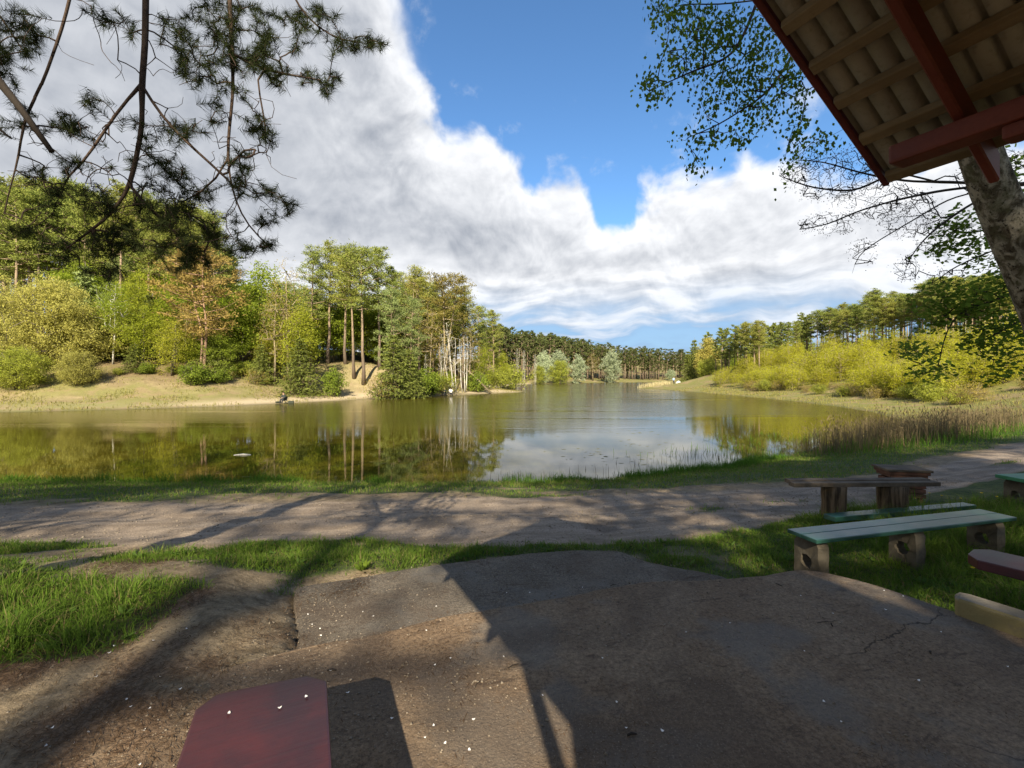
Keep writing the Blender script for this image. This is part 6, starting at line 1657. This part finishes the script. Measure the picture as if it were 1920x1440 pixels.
rod('thin fishing rod of the lone angler', (X - .1, Y - .35, Z + .65), (X - .6, Y - 3.2, Z + 1.2))
V, F = box(.55, .32, .30, (0, 0, .15)); o = link('tackle_bag', bev_mesh('tackle_bag', V, F, M_canvas, .05, 2), None, (X + .75, Y + .1, max(hz(X + .75, Y + .1), 0)), .3); tag(o, 'dark tackle bag right of the lone angler', 'bag')
V, F = box(.5, .3, .2, (0, 0, .1)); o = link('tackle_bag', bev_mesh('tackle_bag', V, F, M_canvas, .04, 2), None, (X - .7, Y + .2, max(hz(X - .7, Y + .2), 0)), .9); tag(o, 'low dark bag left of the lone angler', 'bag')
X, Y, Z = on_shore(836, 741)
person('person in dark clothes, left of the two seated anglers', (X, Y, Z), R(165), M_shirt_d)
camp_chair('folding chair under the dark-clothed of the two anglers', (X, Y, Z), R(165), M_canvas)
X2 = X + .85; Y2 = Y + .55; Z2 = max(hz(X2, Y2), .02)
person('person in a white shirt, right of the two seated anglers', (X2, Y2, Z2), R(190), M_shirt_w)
camp_chair('folding chair under the white-shirted angler', (X2, Y2, Z2), R(190), M_canvas)
X3 = X - 1.6; V, F = box(.5, .34, .34, (0, 0, .17)); o = link('tackle_bag', bev_mesh('tackle_bag', V, F, M_canvas, .05, 2), None, (X3, Y + .1, max(hz(X3, Y + .1), 0)), .4); tag(o, 'dark bag on the sand left of the two anglers', 'bag')
rod('fishing rod lying out from the two seated anglers', (X - .1, Y - .4, Z + .6), (X - 2.2, Y - 1.4, Z + .35))
# the right headland: pale dry reeds, a small white tent and a person in pale blue
X, Y = 38.2, 110.5; Z = hz(X, Y); X = max(X, 38.2)
def dome(r_, h_, n=14, m_=6):
    bm = bmesh.new(); rings = []
    for i in range(m_):
        f = i / (m_ - 1) * math.pi / 2 * .98
        rings.append([bm.verts.new((r_ * math.cos(f) * math.cos(a), r_ * math.cos(f) * math.sin(a), h_ * math.sin(f))) for a in np.arange(n) / n * 2 * np.pi])
    for a_, b_ in zip(rings, rings[1:]):
        for j in range(n): bm.faces.new((a_[j], a_[(j + 1) % n], b_[(j + 1) % n], b_[j]))
    bm.faces.new(rings[-1]); me = bpy.data.meshes.new('canopy'); bm.to_mesh(me); bm.free(); me.materials.append(M_tent); return me
xt, yt = (1272 - 960) / FPX * 113, 113.0; zt = hz(xt, yt)
te = thing('small_tent', 'small white tent, its entrance shade a painted dark panel, on the right headland', 'tent', (xt, yt, zt))
link('canopy', dome(.65, .85), te)
bm = bmesh.new(); vv = [bm.verts.new(p) for p in ((-.2, -.66, .0), (.2, -.66, .0), (.14, -.61, .34), (0, -.53, .52), (-.14, -.61, .34))]; bm.faces.new(vv)
bmesh.ops.solidify(bm, geom=list(bm.faces), thickness=.02)
me = bpy.data.meshes.new('entrance_shade'); bm.to_mesh(me); bm.free(); me.materials.append(M_dark); link('entrance_shade', me, te)  # dark panel painted as interior shade; the canopy behind it is closed
xp, yp = (1263 - 960) / FPX * 110.5, 110.5
person('person in pale blue clothes standing beside the small white tent', (xp, yp, max(hz(xp, yp), .02)), R(170), M_blue, 'stand')
L_palereed = leaf_material('pale_dry_reed', (.42, .36, .19), (.60, .53, .32), .3)
rs = np.random.default_rng(600)
x, y = rs.normal(36.0, 1.6, 1500), rs.normal(112.5, 1.0, 1500); k = shore(x, y) > -1.2; x, y = x[k], y[k]
blades('pale_reeds', x, y, rs.uniform(.5, 1.4, len(x)), rs.uniform(.05, .09, len(x)), rs, L_palereed, 'pale straw-coloured reeds at the tip of the right headland', 'reeds', .3, z=np.maximum(np.array(_sample(_G2, x, y)), -.02))
# things afloat
M_stick = flat('bleached_wood', (.55, .52, .44))
fx_, fy_ = (455 - 960) / FPX * 17.2, 17.2
mb = MB(); add_tube(mb, [(-.32, 0, .0), (0, .02, .02), (.30, -.01, .01)], [.02, .035, .018], 7); o = link('floating_stick', mb.mesh('floating_stick', M_stick), None, (fx_, fy_, .0), .1); tag(o, 'pale stick floating on the dark water at left', 'stick')
L_pad = leaf_material('floating_leaves', (.10, .10, .03), (.20, .18, .06), .1)
n = 700; x = rs.uniform(-12, 13, n); y = rs.uniform(13.2, 27, n); k = (shore(x, y) < -.15) & (rs.random(n) < sstep(.52, .66, fbm(x * .35, y * .8, 700, 3))); x, y = x[k], y[k]; n = len(x)
V, F = cards(np.stack([x, y, np.full(n, .004)], -1), np.stack([np.ones(n), rs.normal(size=n) * .4, np.zeros(n)], -1), np.tile((0, 0, 1.), (n, 1)), rs.uniform(.06, .30, n), rs.uniform(.03, .09, n))
o = link('floating_leaves', make_mesh('floating_leaves', V, F, L_pad)); tag(o, 'scattered small leaves floating on the near water', 'leaves', kind='stuff')
